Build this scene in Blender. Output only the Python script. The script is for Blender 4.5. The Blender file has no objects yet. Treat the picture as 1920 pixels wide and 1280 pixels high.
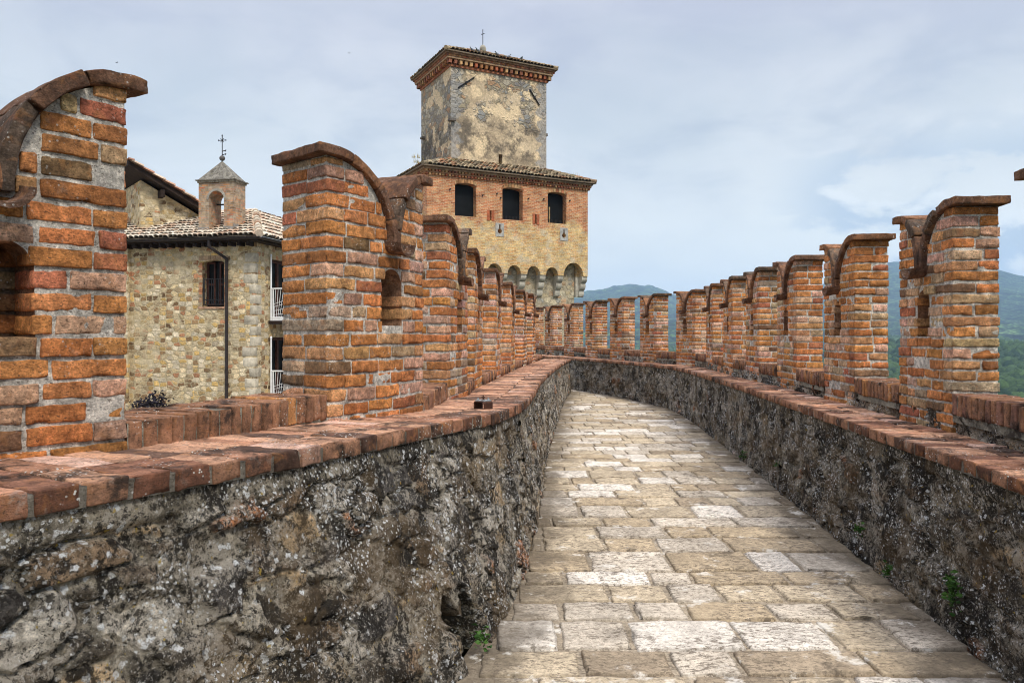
import bpy, math, random
from mathutils import Vector, noise
import numpy as np

S = bpy.context.scene
COL = S.collection
F = 1400.0 / 1920.0 * 36.0          # lens in mm on a 36 mm sensor

# ------------------------------------------------------------------ helpers
def sstep(a, b, x):
    t = min(1.0, max(0.0, (x - a) / (b - a)))
    return t * t * (3 - 2 * t)

def hsh(p, k=0.0):
    v = math.sin(p[0] * 12.9898 + p[1] * 78.233 + p[2] * 37.719 + k * 11.13) * 43758.5453
    return v - math.floor(v)

def curve(tab):
    """smooth (Catmull-Rom) interpolation of a table of (y, value)"""
    ys = [t[0] for t in tab]; vs = [t[1] for t in tab]
    n = len(tab)
    sl = []
    for i in range(n):
        a, b = max(0, i - 1), min(n - 1, i + 1)
        sl.append((vs[b] - vs[a]) / (ys[b] - ys[a]))
    def f(y):
        if y <= ys[0]: return vs[0] + sl[0] * (y - ys[0])
        if y >= ys[-1]: return vs[-1] + sl[-1] * (y - ys[-1])
        i = 0
        while ys[i + 1] < y: i += 1
        h = ys[i + 1] - ys[i]; t = (y - ys[i]) / h
        t2, t3 = t * t, t * t * t
        return ((2 * t3 - 3 * t2 + 1) * vs[i] + (t3 - 2 * t2 + t) * h * sl[i]
                + (-2 * t3 + 3 * t2) * vs[i + 1] + (t3 - t2) * h * sl[i + 1])
    return f

class MB:
    """mesh builder: vertices with a colour each, and faces"""
    def __init__(self):
        self.v = []; self.c = []; self.f = []
    def vert(self, p, c=(.5, .5, .5, 1)):
        self.v.append((p[0], p[1], p[2])); self.c.append(c if len(c) == 4 else (c[0], c[1], c[2], 1.0))
        return len(self.v) - 1
    def poly(self, pts, c=(.5, .5, .5, 1)):
        self.f.append([self.vert(p, c) for p in pts])
    def box(self, lo, hi, c=(.5, .5, .5, 1), bottom=True):
        x0, y0, z0 = lo; x1, y1, z1 = hi
        b = len(self.v)
        for p in ((x0, y0, z0), (x1, y0, z0), (x1, y1, z0), (x0, y1, z0), (x0, y0, z1), (x1, y0, z1), (x1, y1, z1), (x0, y1, z1)):
            self.vert(p, c)
        q = [(4, 5, 6, 7), (0, 1, 5, 4), (1, 2, 6, 5), (2, 3, 7, 6), (3, 0, 4, 7)]
        if bottom: q.append((3, 2, 1, 0))
        for a in q: self.f.append([b + i for i in a])
    def bar(self, p, q, r, c=(.5, .5, .5, 1), n=8, r2=None):
        p = Vector(p); q = Vector(q); d = (q - p).normalized()
        u = d.orthogonal().normalized(); w = d.cross(u)
        r2 = r if r2 is None else r2
        b = len(self.v)
        for e, rr in ((p, r), (q, r2)):
            for k in range(n):
                a = 2 * math.pi * k / n
                self.vert(e + (u * math.cos(a) + w * math.sin(a)) * rr, c)
        for k in range(n):
            self.f.append([b + k, b + (k + 1) % n, b + n + (k + 1) % n, b + n + k])
        self.f.append([b + n - 1 - k for k in range(n)]); self.f.append([b + n + k for k in range(n)])
    def tube(self, pts, r, c=(.5, .5, .5, 1), n=8):
        for a, b in zip(pts[:-1], pts[1:]): self.bar(a, b, r, c, n)
        for p in pts[1:-1]: self.ball(p, (r, r, r), c, 6, n)
    def ball(self, p, rad, c=(.5, .5, .5, 1), nv=8, nu=12):
        b = len(self.v)
        for i in range(nv + 1):
            th = math.pi * i / nv
            for k in range(nu):
                a = 2 * math.pi * k / nu
                self.vert((p[0] + rad[0] * math.sin(th) * math.cos(a), p[1] + rad[1] * math.sin(th) * math.sin(a), p[2] - rad[2] * math.cos(th)), c)
        for i in range(nv):
            for k in range(nu):
                self.f.append([b + i * nu + k, b + i * nu + (k + 1) % nu, b + (i + 1) * nu + (k + 1) % nu, b + (i + 1) * nu + k])
    def loft(self, rings, c=(.5, .5, .5, 1), cols=None):
        n = len(rings[0]); b = len(self.v)
        for i, r in enumerate(rings):
            for p in r: self.vert(p, cols[i] if cols else c)
        for i in range(len(rings) - 1):
            for k in range(n):
                self.f.append([b + i * n + k, b + i * n + (k + 1) % n, b + (i + 1) * n + (k + 1) % n, b + (i + 1) * n + k])
        self.f.append([b + n - 1 - k for k in range(n)]); self.f.append([b + (len(rings) - 1) * n + k for k in range(n)])
    def build(self, name, mat, parent=None, loc=(0, 0, 0), rz=0.0, smooth=False, flip=False):
        me = bpy.data.meshes.new(name)
        fs = [list(reversed(f)) for f in self.f] if flip else self.f
        me.from_pydata(self.v, [], fs)
        at = me.color_attributes.new('Col', 'FLOAT_COLOR', 'POINT')
        at.data.foreach_set('color', np.array(self.c, dtype=np.float32).ravel())
        if smooth: me.polygons.foreach_set('use_smooth', [True] * len(me.polygons))
        me.materials.append(mat); me.update()
        o = bpy.data.objects.new(name, me); COL.objects.link(o)
        o.location = loc; o.rotation_euler = (0, 0, rz)
        if parent: o.parent = parent
        return o

def thing(name, label, cat, loc=(0, 0, 0), rz=0.0, group=None):
    o = bpy.data.objects.new(name, None); COL.objects.link(o)
    o.empty_display_size = .3
    o.location = loc; o.rotation_euler = (0, 0, rz)
    return tag(o, label, cat, group)

def tag(o, label, cat, group=None, kind=None):
    o['label'] = label; o['category'] = cat
    if group: o['group'] = group
    if kind: o['kind'] = kind
    return o

# ------------------------------------------------------------------ materials
class NT:
    def __init__(self, name):
        self.m = bpy.data.materials.new(name); self.m.use_nodes = True
        self.t = self.m.node_tree; self.t.nodes.clear()
        self.out = self.t.nodes.new('ShaderNodeOutputMaterial')
        self.b = self.t.nodes.new('ShaderNodeBsdfPrincipled')
        self.t.links.new(self.b.outputs[0], self.out.inputs[0])
        self.b.inputs['Roughness'].default_value = .92
        self.b.inputs['Specular IOR Level'].default_value = .15
    def n(self, ty, **kw):
        nd = self.t.nodes.new(ty)
        for k, v in kw.items(): setattr(nd, k, v)
        return nd
    def put(self, sock, v):
        if v is None: return
        if isinstance(v, bpy.types.NodeSocket): self.t.links.new(v, sock)
        elif isinstance(v, (tuple, list)) and len(v) == 3 and sock.type == 'RGBA': sock.default_value = (*v, 1)
        else: sock.default_value = v
    def pos(self): return self.n('ShaderNodeNewGeometry').outputs['Position']
    def obj(self): return self.n('ShaderNodeTexCoord').outputs['Object']
    def attr(self, k='Col'): return self.n('ShaderNodeAttribute', attribute_name=k)
    def vec(self, v, s=(1, 1, 1), off=(0, 0, 0)):
        m = self.n('ShaderNodeMapping'); self.put(m.inputs[0], v)
        m.inputs['Scale'].default_value = s; m.inputs['Location'].default_value = off
        return m.outputs[0]
    def noise(self, v, scale, detail=5, rough=.55, dist=0.0):
        n = self.n('ShaderNodeTexNoise'); self.put(n.inputs['Vector'], v)
        n.inputs['Scale'].default_value = scale; n.inputs['Detail'].default_value = detail
        n.inputs['Roughness'].default_value = rough; n.inputs['Distortion'].default_value = dist
        return n.outputs['Fac']
    def ncol(self, v, scale, detail=3):
        n = self.n('ShaderNodeTexNoise'); self.put(n.inputs['Vector'], v)
        n.inputs['Scale'].default_value = scale; n.inputs['Detail'].default_value = detail
        return n.outputs['Color']
    def voro(self, v, scale, feature='F1', rnd=1.0):
        n = self.n('ShaderNodeTexVoronoi', feature=feature); self.put(n.inputs['Vector'], v)
        n.inputs['Scale'].default_value = scale; n.inputs['Randomness'].default_value = rnd
        return n
    def mr(self, x, a, b, c=0.0, d=1.0, smooth=True):
        m = self.n('ShaderNodeMapRange'); m.interpolation_type = 'SMOOTHSTEP' if smooth else 'LINEAR'
        self.put(m.inputs[0], x)
        for i, q in zip((1, 2, 3, 4), (a, b, c, d)): m.inputs[i].default_value = q
        return m.outputs[0]
    def mth(self, op, a, b=None):
        m = self.n('ShaderNodeMath', operation=op); self.put(m.inputs[0], a)
        if b is not None: self.put(m.inputs[1], b)
        return m.outputs[0]
    def mul(self, *a):
        r = a[0]
        for q in a[1:]: r = self.mth('MULTIPLY', r, q)
        return r
    def mix(self, f, a, b, mode='MIX'):
        m = self.n('ShaderNodeMix', data_type='RGBA', blend_type=mode)
        self.put(m.inputs[0], f); self.put(m.inputs[6], a); self.put(m.inputs[7], b)
        return m.outputs[2]
    def grey(self, v):
        c = self.n('ShaderNodeCombineColor')
        for i in range(3): self.put(c.inputs[i], v)
        return c.outputs[0]
    def scl(self, col, f): return self.mix(1.0, col, self.grey(f), 'MULTIPLY')
    def ramp(self, f, stops, const=False):
        r = self.n('ShaderNodeValToRGB'); self.put(r.inputs[0], f)
        if const: r.color_ramp.interpolation = 'CONSTANT'
        e = r.color_ramp.elements
        while len(e) < len(stops): e.new(.5)
        for x, (p, c) in zip(e, stops): x.position = p; x.color = (*c, 1)
        return r.outputs[0]
    def xyz(self, v):
        s = self.n('ShaderNodeSeparateXYZ'); self.put(s.inputs[0], v); return s.outputs
    def com(self, x, y, z):
        c = self.n('ShaderNodeCombineXYZ')
        for i, q in enumerate((x, y, z)): self.put(c.inputs[i], q)
        return c.outputs[0]
    def bump(self, *hs):
        nrm = None
        for h, st, d in hs:
            b = self.n('ShaderNodeBump'); b.inputs['Strength'].default_value = st; b.inputs['Distance'].default_value = d
            self.put(b.inputs['Height'], h)
            if nrm is not None: self.t.links.new(nrm, b.inputs['Normal'])
            nrm = b.outputs[0]
        self.t.links.new(nrm, self.b.inputs['Normal'])
    def color(self, c): self.put(self.b.inputs['Base Color'], c); return self.m

def mat_masonry(name, crust=.0, white=.25, rough_bump=1.0, dark=(.05, .04, .035), mott=1.0, lich=1.0):
    g = NT(name); p = g.pos(); a = g.attr(); al = a.outputs['Alpha']
    big = g.noise(p, 7, 6, .6); mid = g.noise(p, 28, 5, .65); fine = g.noise(p, 110, 4, .6)
    c = g.scl(a.outputs['Color'], g.mr(big, .3, .7, .70, 1.30))
    c = g.scl(c, g.mr(mid, .3, .7, 1 - .32 * mott, 1 + .30 * mott)); c = g.scl(c, g.mr(fine, .3, .7, 1 - .28 * mott, 1 + .26 * mott))
    # yellow / red drift inside a brick
    c = g.mix(g.mul(al, g.mr(g.noise(p, 16, 4, .6, .6), .5, .72, 0, .3)), c, (.60, .26, .08))
    c = g.mix(g.mul(al, g.mr(g.noise(g.vec(p, off=(9, 4, 2)), 12, 4, .6, .6), .56, .76, 0, .5)), c, (.34, .13, .065))
    # soot and dark pits
    c = g.mix(g.mr(g.noise(g.vec(p, off=(3, 7, 1)), 5 - 2 * crust, 8, .75), .56 - .13 * crust, .74 - .22 * crust, 0, min(.92, .45 + crust)), c, dark)
    pits = g.mr(g.noise(g.vec(p, (1, 1, 1.8)), 70, 4, .7), .57, .64, 0, .75)
    c = g.mix(pits, c, (.07, .045, .03))
    # pale bloom and lichen dots
    c = g.mix(g.mul(g.mr(g.noise(p, 9, 5, .7), .58, .75), white), c, (.58, .52, .44))
    v = g.voro(p, 55); dots = g.mul(g.mr(v.outputs['Distance'], .16, .26, 1, 0), g.mr(g.noise(p, 6, 3), .60 - .07 * lich, .70 - .07 * lich), white * 2.2 * lich)
    c = g.mix(dots, c, (.62, .6, .54))
    g.bump((g.noise(p, 20, 5, .6), .35 * rough_bump, .012), (g.noise(g.vec(p, (1, 1, 1.7)), 58, 5, .8, .3), 1.0 * rough_bump, .012), (g.noise(p, 150, 4, .75), .8 * rough_bump, .004))
    return g.color(c)

def mat_rubble():
    g = NT('lichen_rubble'); p = g.pos(); a = g.attr()
    def warped(sc, amt, off):
        w = g.n('ShaderNodeVectorMath', operation='MULTIPLY_ADD')
        g.put(w.inputs[0], g.ncol(g.vec(p, off=(off, 0, off)), sc, 3)); w.inputs[1].default_value = (amt, amt, amt); g.put(w.inputs[2], p); return w.outputs[0]
    c = g.scl(a.outputs['Color'], g.mr(g.noise(p, 7, 6, .65), .3, .7, .55, 1.5))
    c = g.scl(c, g.mr(g.noise(p, 42, 5, .75), .3, .7, .45, 1.6))
    # dry pale patches, broken up by the grain of the stone
    pale = g.mth('ADD', g.mul(g.noise(g.vec(p, off=(5, 2, 8)), 3.6, 8, .72), .62), g.mul(g.noise(p, 48, 5, .75), .38))
    c = g.mix(g.mr(pale, .50, .545, 0, .72), c, (.50, .44, .35))
    # black crust
    blk = g.mth('ADD', g.mul(g.noise(p, 3.0, 8, .72, .4), .66), g.mul(g.noise(g.vec(p, off=(2, 2, 2)), 36, 5, .75), .34))
    c = g.mix(g.mr(blk, .495, .54, 0, .93), c, (.020, .017, .013))
    c = g.mix(g.mr(g.noise(g.vec(p, off=(1, 9, 3)), 24, 6, .78), .53, .58, 0, .85), c, (.024, .020, .016))
    c = g.mix(g.mul(g.mr(g.noise(p, 75, 4, .78), .55, .60), g.mr(g.noise(g.vec(p, off=(6, 3, 1)), 3.5, 5, .65), .42, .56)), c, (.03, .025, .02))
    # olive-brown staining
    c = g.mix(g.mr(g.noise(g.vec(p, off=(4, 1, 7)), 2.4, 6, .65), .50, .62, 0, .5), c, (.17, .115, .06))
    # pale crumbs
    c = g.mix(g.mul(g.mr(g.noise(p, 85, 4, .75), .575, .64), g.mr(g.noise(p, 4, 5), .40, .58)), c, (.56, .52, .45))
    # lichen: discs and rings of several sizes
    for sc, th, k, off, lim in ((12, .25, .8, 0, .68), (24, .34, 1.0, 4, .42), (58, .40, 1.0, 9, .32)):
        v = g.voro(g.vec(warped(sc * 2.6, .75 / sc, off), off=(off, off * 2, off)), sc)
        d = v.outputs['Distance']
        sel = g.mr(g.xyz(v.outputs['Color'])[0], lim, lim + .04)
        area = g.mr(g.noise(g.vec(p, off=(off, 1, 5)), 2.6, 6, .68), .485, .56)
        disc = g.mr(d, th - .10, th, 1, 0)
        if sc < 20: disc = g.mul(disc, g.mr(d, th - .20, th - .10, .25, 1))
        disc = g.mul(disc, g.mr(g.noise(p, 130, 3, .7), .40, .50, .25, 1))
        c = g.mix(g.mul(disc, sel, area, k), c, (.80, .80, .77))
    c = g.mix(g.mul(g.mr(g.noise(p, 30, 3), .68, .73), .8), c, (.48, .33, .06))
    g.bump((g.noise(p, 9, 8, .75), 1.0, .06), (g.noise(p, 45, 6, .78), 1.0, .022), (g.noise(p, 150, 3, .7), .6, .005))
    return g.color(c)

def mat_paver():
    g = NT('worn_paving'); p = g.pos(); a = g.attr(); al = a.outputs['Alpha']
    c = g.scl(a.outputs['Color'], g.mr(g.noise(p, 5, 6, .65), .3, .7, .80, 1.18))
    c = g.scl(c, g.mr(g.noise(p, 34, 5, .75), .3, .7, .76, 1.22))
    rough = g.mr(g.noise(g.vec(p, off=(2, 2, 2)), 1.9, 4, .6), .36, .54)     # which stones are pitted
    pit = g.mr(g.noise(g.vec(p, (1, 2.2, 1)), 20, 7, .80, .3), .508, .56)
    c = g.mix(g.mul(pit, g.mth('ADD', g.mul(rough, .62), .22)), c, (.13, .10, .07))
    c = g.mix(g.mr(g.noise(p, 66, 5, .78), .565, .62, 0, .7), c, (.085, .066, .047))
    c = g.mix(g.mr(g.noise(g.vec(p, off=(7, 1, 3)), 3.2, 8, .75), .57, .66, 0, .8), c, (.10, .078, .055))
    c = g.mix(g.mr(g.noise(g.vec(p, off=(1, 6, 3)), 4.5, 7, .72), .57, .67, 0, .65), c, (.80, .75, .65))
    g.bump((g.noise(p, 11, 6, .7), .6, .016), (pit, -.5, .008), (g.noise(p, 80, 5, .75), .8, .005))
    return g.color(c)

def bricks_on(g, v, w=.25, h=.075, mort=.013):
    """brick texture on local wall coordinates; returns (random factor, mortar factor)"""
    x, y, z = g.xyz(v)[:3]
    uv = g.com(g.mth('ADD', x, y), z, 0.0)
    wob = g.n('ShaderNodeVectorMath', operation='MULTIPLY_ADD')
    g.put(wob.inputs[0], g.ncol(v, 3.0, 3)); wob.inputs[1].default_value = (.03, .03, .0); g.put(wob.inputs[2], uv)
    b = g.n('ShaderNodeTexBrick'); g.put(b.inputs['Vector'], wob.outputs[0])
    b.inputs['Scale'].default_value = 1; b.inputs['Brick Width'].default_value = w; b.inputs['Row Height'].default_value = h
    b.inputs['Mortar Size'].default_value = mort; b.inputs['Mortar Smooth'].default_value = .3; b.inputs['Bias'].default_value = 0
    b.inputs['Color1'].default_value = (0, 0, 0, 1); b.inputs['Color2'].default_value = (1, 1, 1, 1); b.inputs['Mortar'].default_value = (.5, .5, .5, 1)
    return b.outputs['Color'], b.outputs['Fac']

def mat_tower_brick():
    g = NT('tower_brick'); v = g.obj(); f, m = bricks_on(g, v)
    z = g.mth('SUBTRACT', g.xyz(v)[2], 12.0)
    red = g.ramp(f, [(0, (.30, .10, .045)), (.25, (.54, .185, .075)), (.5, (.60, .27, .11)), (.75, (.45, .15, .065)), (1, (.60, .38, .19))])
    tan = g.ramp(f, [(0, (.46, .24, .085)), (.25, (.68, .45, .17)), (.5, (.74, .53, .24)), (.75, (.62, .31, .10)), (1, (.60, .47, .26))])
    t = g.mr(g.mth('ADD', z, g.mr(g.noise(v, 1.1, 6, .65), .3, .7, -.9, .9)), 5.15, 6.05)
    c = g.mix(t, tan, red)
    c = g.mix(g.mul(g.mr(g.noise(v, 2.0, 5), .52, .62), g.mr(z, 5.9, 5.3), .6), c, (.52, .46, .34))
    c = g.mix(g.mth('MULTIPLY', m, .65), c, (.50, .40, .27))
    c = g.scl(c, g.mr(g.noise(v, 1.4, 6, .65), .3, .7, .72, 1.25))
    c = g.mix(g.mr(g.noise(v, .7, 7, .7), .55, .72, 0, .45), c, (.12, .09, .065))
    c = g.scl(c, g.mr(g.noise(v, 12, 4), .3, .7, .8, 1.2))
    g.bump((m, -.5, .02), (g.noise(v, 14, 5, .7), .6, .03))
    return g.color(c)

def mat_stone(name, pal, size=(.24, .15), mortar=(.40, .34, .24), quoin=None, edge=.09):
    g = NT(name); v = g.obj()
    wob = g.n('ShaderNodeVectorMath', operation='MULTIPLY_ADD')
    g.put(wob.inputs[0], g.ncol(v, 2.6, 3)); wob.inputs[1].default_value = (.10, .10, .08); g.put(wob.inputs[2], v)
    q = g.vec(wob.outputs[0], (1 / size[0], 1 / size[0], 1 / size[1]))
    v1 = g.voro(q, 1.0, 'F1', .66); v2 = g.voro(q, 1.0, 'F2', .66)
    for w_ in (v1, v2): w_.distance = 'MINKOWSKI'; w_.inputs['Exponent'].default_value = 3.2
    gap = g.mth('SUBTRACT', v2.outputs['Distance'], v1.outputs['Distance'])
    r = g.xyz(v1.outputs['Color'])
    n = len(pal)
    c = g.ramp(r[0], [(i / n, pal[i]) for i in range(n)], True)
    c = g.scl(c, g.mr(r[1], 0, 1, .72, 1.22))
    c = g.scl(c, g.mr(g.noise(v, 16, 5, .65), .3, .7, .72, 1.25))
    e = g.mr(g.mth('ADD', gap, g.mr(g.noise(v, 18, 4), .3, .7, -.10, .10)), edge * .6, edge * 2.2)
    e = g.mul(e, g.mr(g.noise(g.vec(v, off=(5, 5, 1)), 1.7, 6, .68), .60, .50, .30, 1))        # mortar smeared over the stones
    c = g.mix(g.mth('SUBTRACT', 1, e), c, g.scl(mortar_rgb(g, mortar), g.mr(g.noise(v, 5, 5), .3, .7, .7, 1.2)))
    c = g.mix(g.mr(g.noise(v, .75, 7, .68), .54, .72, 0, .42), c, (.17, .13, .08))
    c = g.mix(g.mr(g.noise(v, 24, 4, .7), .62, .7, 0, .6), c, (.10, .08, .05))
    g.bump((e, .7, .05), (g.noise(v, 22, 6, .7), .7, .03))
    return g.color(c)

def mortar_rgb(g, c):
    r = g.n('ShaderNodeRGB'); r.outputs[0].default_value = (*c, 1); return r.outputs[0]

def mat_tower_plaster():
    g = NT('tower_plaster'); v = g.obj(); x, y, z = g.xyz(v)[:3]; z = g.mth('SUBTRACT', z, 12.0)
    base = g.ramp(g.noise(v, .8, 7, .65), [(.3, (.38, .29, .19)), (.5, (.57, .44, .28)), (.68, (.68, .535, .35))])
    # stones showing through
    wob = g.n('ShaderNodeVectorMath', operation='MULTIPLY_ADD')
    g.put(wob.inputs[0], g.ncol(v, 2.2, 3)); wob.inputs[1].default_value = (.16, .16, .12); g.put(wob.inputs[2], v)
    q = g.vec(wob.outputs[0], (2.6, 2.6, 4.2))
    v1 = g.voro(q, 1.0, 'F1', .8); ve = g.voro(q, 1.0, 'DISTANCE_TO_EDGE', .8)
    st = g.ramp(g.xyz(v1.outputs['Color'])[0], [(0, (.44, .38, .28)), (.2, (.30, .29, .26)), (.4, (.52, .46, .35)), (.6, (.36, .30, .20)), (.8, (.24, .22, .2)), (.9, (.42, .26, .15))], True)
    e = g.mr(ve.outputs['Distance'], .03, .12)
    st = g.mix(g.mth('SUBTRACT', 1, e), st, (.26, .22, .16))
    side = g.mr(x, 1.84, 1.80)                                   # the flank is bare masonry
    show = g.mth('MAXIMUM', g.mul(g.mr(g.noise(g.vec(v, off=(4, 0, 2)), .75, 5, .6), .48, .55), g.mr(z, 10.4, 11.2)), g.mul(side, .85))
    c = g.mix(show, base, st)
    # cream patches of newer render
    c = g.mix(g.mr(g.noise(g.vec(v, off=(2.3, 5, 1.2)), .95, 4, .55), .535, .565, 0, .95), c, (.78, .60, .37))
    # black staining of the lower half
    blk = g.mul(g.mr(g.noise(g.vec(v, off=(8, 1, 4)), .9, 8, .72), .43, .57), g.mr(z, 11.7, 10.6), g.mr(z, 8.6, 9.6, .3, 1))
    c = g.mix(g.mul(blk, .80), c, (.075, .066, .056))
    # grey corner stones
    qd = g.mth('MINIMUM', g.mth('ABSOLUTE', g.mth('SUBTRACT', x, 1.79)), g.mth('ABSOLUTE', g.mth('SUBTRACT', x, 7.40)))
    rows = g.mth('MULTIPLY', g.mth('PINGPONG', z, .34), .9)
    qm = g.mr(g.mth('ADD', g.mth('SUBTRACT', qd, rows), g.mr(g.noise(v, 3, 4), .3, .7, -.15, .15)), .28, .40, 1, 0)
    qc = g.scl(mortar_rgb(g, (.31, .305, .29)), g.mr(g.noise(v, 6, 6, .7), .3, .7, .6, 1.3))
    c = g.mix(g.mul(qm, g.mth('SUBTRACT', 1, side), .7), c, qc)
    c = g.scl(c, g.mr(g.noise(v, 9, 6, .72), .3, .7, .72, 1.25))
    g.bump((show, .5, .03), (g.mul(e, show), .6, .05), (g.noise(v, 9, 7, .72), .8, .05))
    return g.color(c)

def mat_plain(name, c, rough=.8, var=.25, sc=20, metal=0.0, bump=.3, d=.004):
    g = NT(name); v = g.obj()
    g.b.inputs['Roughness'].default_value = rough; g.b.inputs['Metallic'].default_value = metal
    cc = g.scl(mortar_rgb(g, c), g.mr(g.noise(v, sc, 5, .65), .3, .7, 1 - var, 1 + var))
    g.bump((g.noise(v, sc * 3, 5, .7), bump, d))
    return g.color(cc)

def mat_attr(name, rough=.85, var=.3, sc=12, bump=.5, d=.01, spots=0.0):
    g = NT(name); v = g.pos(); a = g.attr()
    g.b.inputs['Roughness'].default_value = rough
    c = g.scl(a.outputs['Color'], g.mr(g.noise(v, sc, 6, .68), .3, .7, 1 - var, 1 + var))
    if spots:
        c = g.mix(g.mr(g.noise(v, sc * .55, 7, .72), .52, .68, 0, spots), c, (.055, .045, .03))
        c = g.mix(g.mr(g.noise(g.vec(v, off=(3, 3, 3)), sc * 1.4, 5, .7), .6, .7, 0, spots * .7), c, (.42, .36, .14))
    g.bump((g.noise(v, sc * 3, 5, .7), bump, d))
    return g.color(c)

def mat_rust():
    g = NT('rusty_steel'); v = g.obj()
    g.b.inputs['Roughness'].default_value = .75
    c = g.ramp(g.noise(v, 40, 6, .7), [(.35, (.035, .018, .013)), (.6, (.085, .038, .022))])
    g.bump((g.noise(v, 160, 4, .7), .4, .001))
    return g.color(c)

def mat_leaf(name, c1, c2):
    g = NT(name); a = g.attr()
    g.b.inputs['Roughness'].default_value = .6
    return g.color(g.mix(g.xyz(a.outputs['Color'])[0], c1, c2))

def mat_land():
    g = NT('wooded_land'); p = g.pos(); a = g.attr()
    c = g.ramp(g.noise(p, .010, 9, .75), [(.36, (.010, .022, .007)), (.5, (.034, .066, .018)), (.62, (.085, .13, .035))])
    v = g.voro(p, .085); c = g.scl(c, g.mr(v.outputs['Distance'], .0, .75, 1.7, .35)); c = g.scl(c, g.mr(g.noise(g.vec(p, (1, 1, 2)), .018, 6, .75), .40, .60, .25, 2.3))
    mead = g.xyz(a.outputs['Color'])[0]
    c = g.mix(mead, c, g.ramp(g.noise(p, .01, 5), [(.35, (.13, .22, .05)), (.65, (.22, .26, .10))]))
    g.bump((v.outputs['Distance'], -.9, 7.0), (g.noise(p, .05, 6, .7), 1.0, 22.0))
    return g.color(c)

def mat_forest():
    g = NT('tree_canopy'); p = g.pos(); a = g.attr()
    c = g.mix(g.xyz(a.outputs['Color'])[0], (.018, .038, .011), (.075, .125, .030))
    c = g.scl(c, g.mr(g.noise(p, .55, 6, .75), .3, .7, .55, 1.5))
    g.bump((g.noise(p, .8, 5, .75), 1.0, 1.6))
    return g.color(c)

M = {}
M['brick'] = mat_masonry('old_brickwork')
M['cap'] = mat_masonry('weathered_cap_brick', crust=.3, white=.3, dark=(.045, .034, .028))
M['coping'] = mat_masonry('coping_brick', crust=.5, white=.4, dark=(.04, .030, .024), mott=.5, lich=1.25)
M['rubble'] = mat_rubble(); M['paver'] = mat_paver()
M['tbrick'] = mat_tower_brick(); M['tplaster'] = mat_tower_plaster()
M['tstone'] = mat_stone('pale_tower_stone', [(.50, .42, .27), (.56, .49, .34), (.44, .35, .21), (.48, .30, .17), (.40, .37, .30), (.55, .46, .30)], (.36, .24), (.48, .40, .27))
M['hstone'] = mat_stone('yellow_house_stone', [(0.640, 0.491, 0.270), (0.700, 0.567, 0.353), (0.580, 0.406, 0.186), (0.210, 0.128, 0.065), (0.740, 0.624, 0.437), (0.360, 0.227, 0.112), (0.640, 0.425, 0.158), (0.600, 0.491, 0.335), (0.480, 0.236, 0.121), (0.700, 0.548, 0.326), (0.720, 0.595, 0.391), (0.540, 0.406, 0.233)], (.22, .135), (.60, .49, .30))
M['cotebrick'] = None
def mat_cote():
    g = NT('belfry_brick'); v = g.obj(); f, m = bricks_on(g, v, .24, .07, .012)
    c = g.ramp(f, [(0, (.22, .13, .07)), (.25, (.40, .29, .17)), (.5, (.56, .24, .09)), (.75, (.42, .34, .23)), (1, (.50, .17, .08))])
    c = g.mix(g.mr(g.noise(v, 1.6, 5), .48, .64, 0, .5), c, (.36, .29, .20))
    c = g.mix(g.mth('MULTIPLY', m, .85), c, (.33, .29, .23))
    c = g.scl(c, g.mr(g.noise(v, 9, 5), .3, .7, .7, 1.25))
    g.bump((m, -.7, .03), (g.noise(v, 20, 5), .5, .02)); return g.color(c)
M['cotebrick'] = mat_cote()
M['tile'] = mat_attr('roof_tile', .9, .32, 9, .5, .01, .55)
M['htile'] = mat_attr('pale_roof_tile', .9, .25, 9, .4, .01, .12)
M['iron'] = mat_plain('black_iron', (.022, .022, .024), .5, .3, 30)
M['gutter'] = mat_plain('brown_gutter', (.035, .028, .026), .45, .3, 12)
M['wood'] = mat_plain('dark_brown_wood', (.075, .030, .020), .6, .4, 12)
M['soffit'] = mat_plain('dark_timber', (.030, .020, .015), .8, .4, 9)
M['white'] = mat_plain('white_paint', (.78, .78, .76), .45, .08, 8)
M['glass'] = mat_plain('black_pane', (.006, .007, .007), .5, .5, 1.0, bump=.05)
M['rust'] = mat_rust()
M['zinc'] = mat_plain('zinc_plate', (.42, .46, .46), .45, .25, 40, .6)
M['concrete'] = mat_attr('lichen_concrete', .95, .55, 11, .6, .02, .8)
M['greystone'] = mat_attr('worn_stone', .95, .3, 5, .7, .03, .15)
M['corbel'] = mat_attr('pale_corbel_stone', .95, .25, 4, .7, .03, .08)
M['cornice'] = mat_attr('cornice_brick', .95, .4, 5, .6, .02, .25)
M['leaf'] = mat_leaf('weed_leaf', (.020, .055, .010), (.060, .13, .022))
M['purple'] = mat_leaf('dark_purple_leaf', (.012, .010, .014), (.05, .042, .055))
M['straw'] = mat_leaf('dry_grass', (.20, .17, .05), (.42, .34, .13))
M['feather'] = mat_attr('pigeon_feather', .7, .2, 20, .2, .002)
M['land'] = mat_land(); M['forest'] = mat_forest()
M['court'] = mat_plain('courtyard_gravel', (.24, .21, .16), .95, .3, 2, bump=.6, d=.02)

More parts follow.
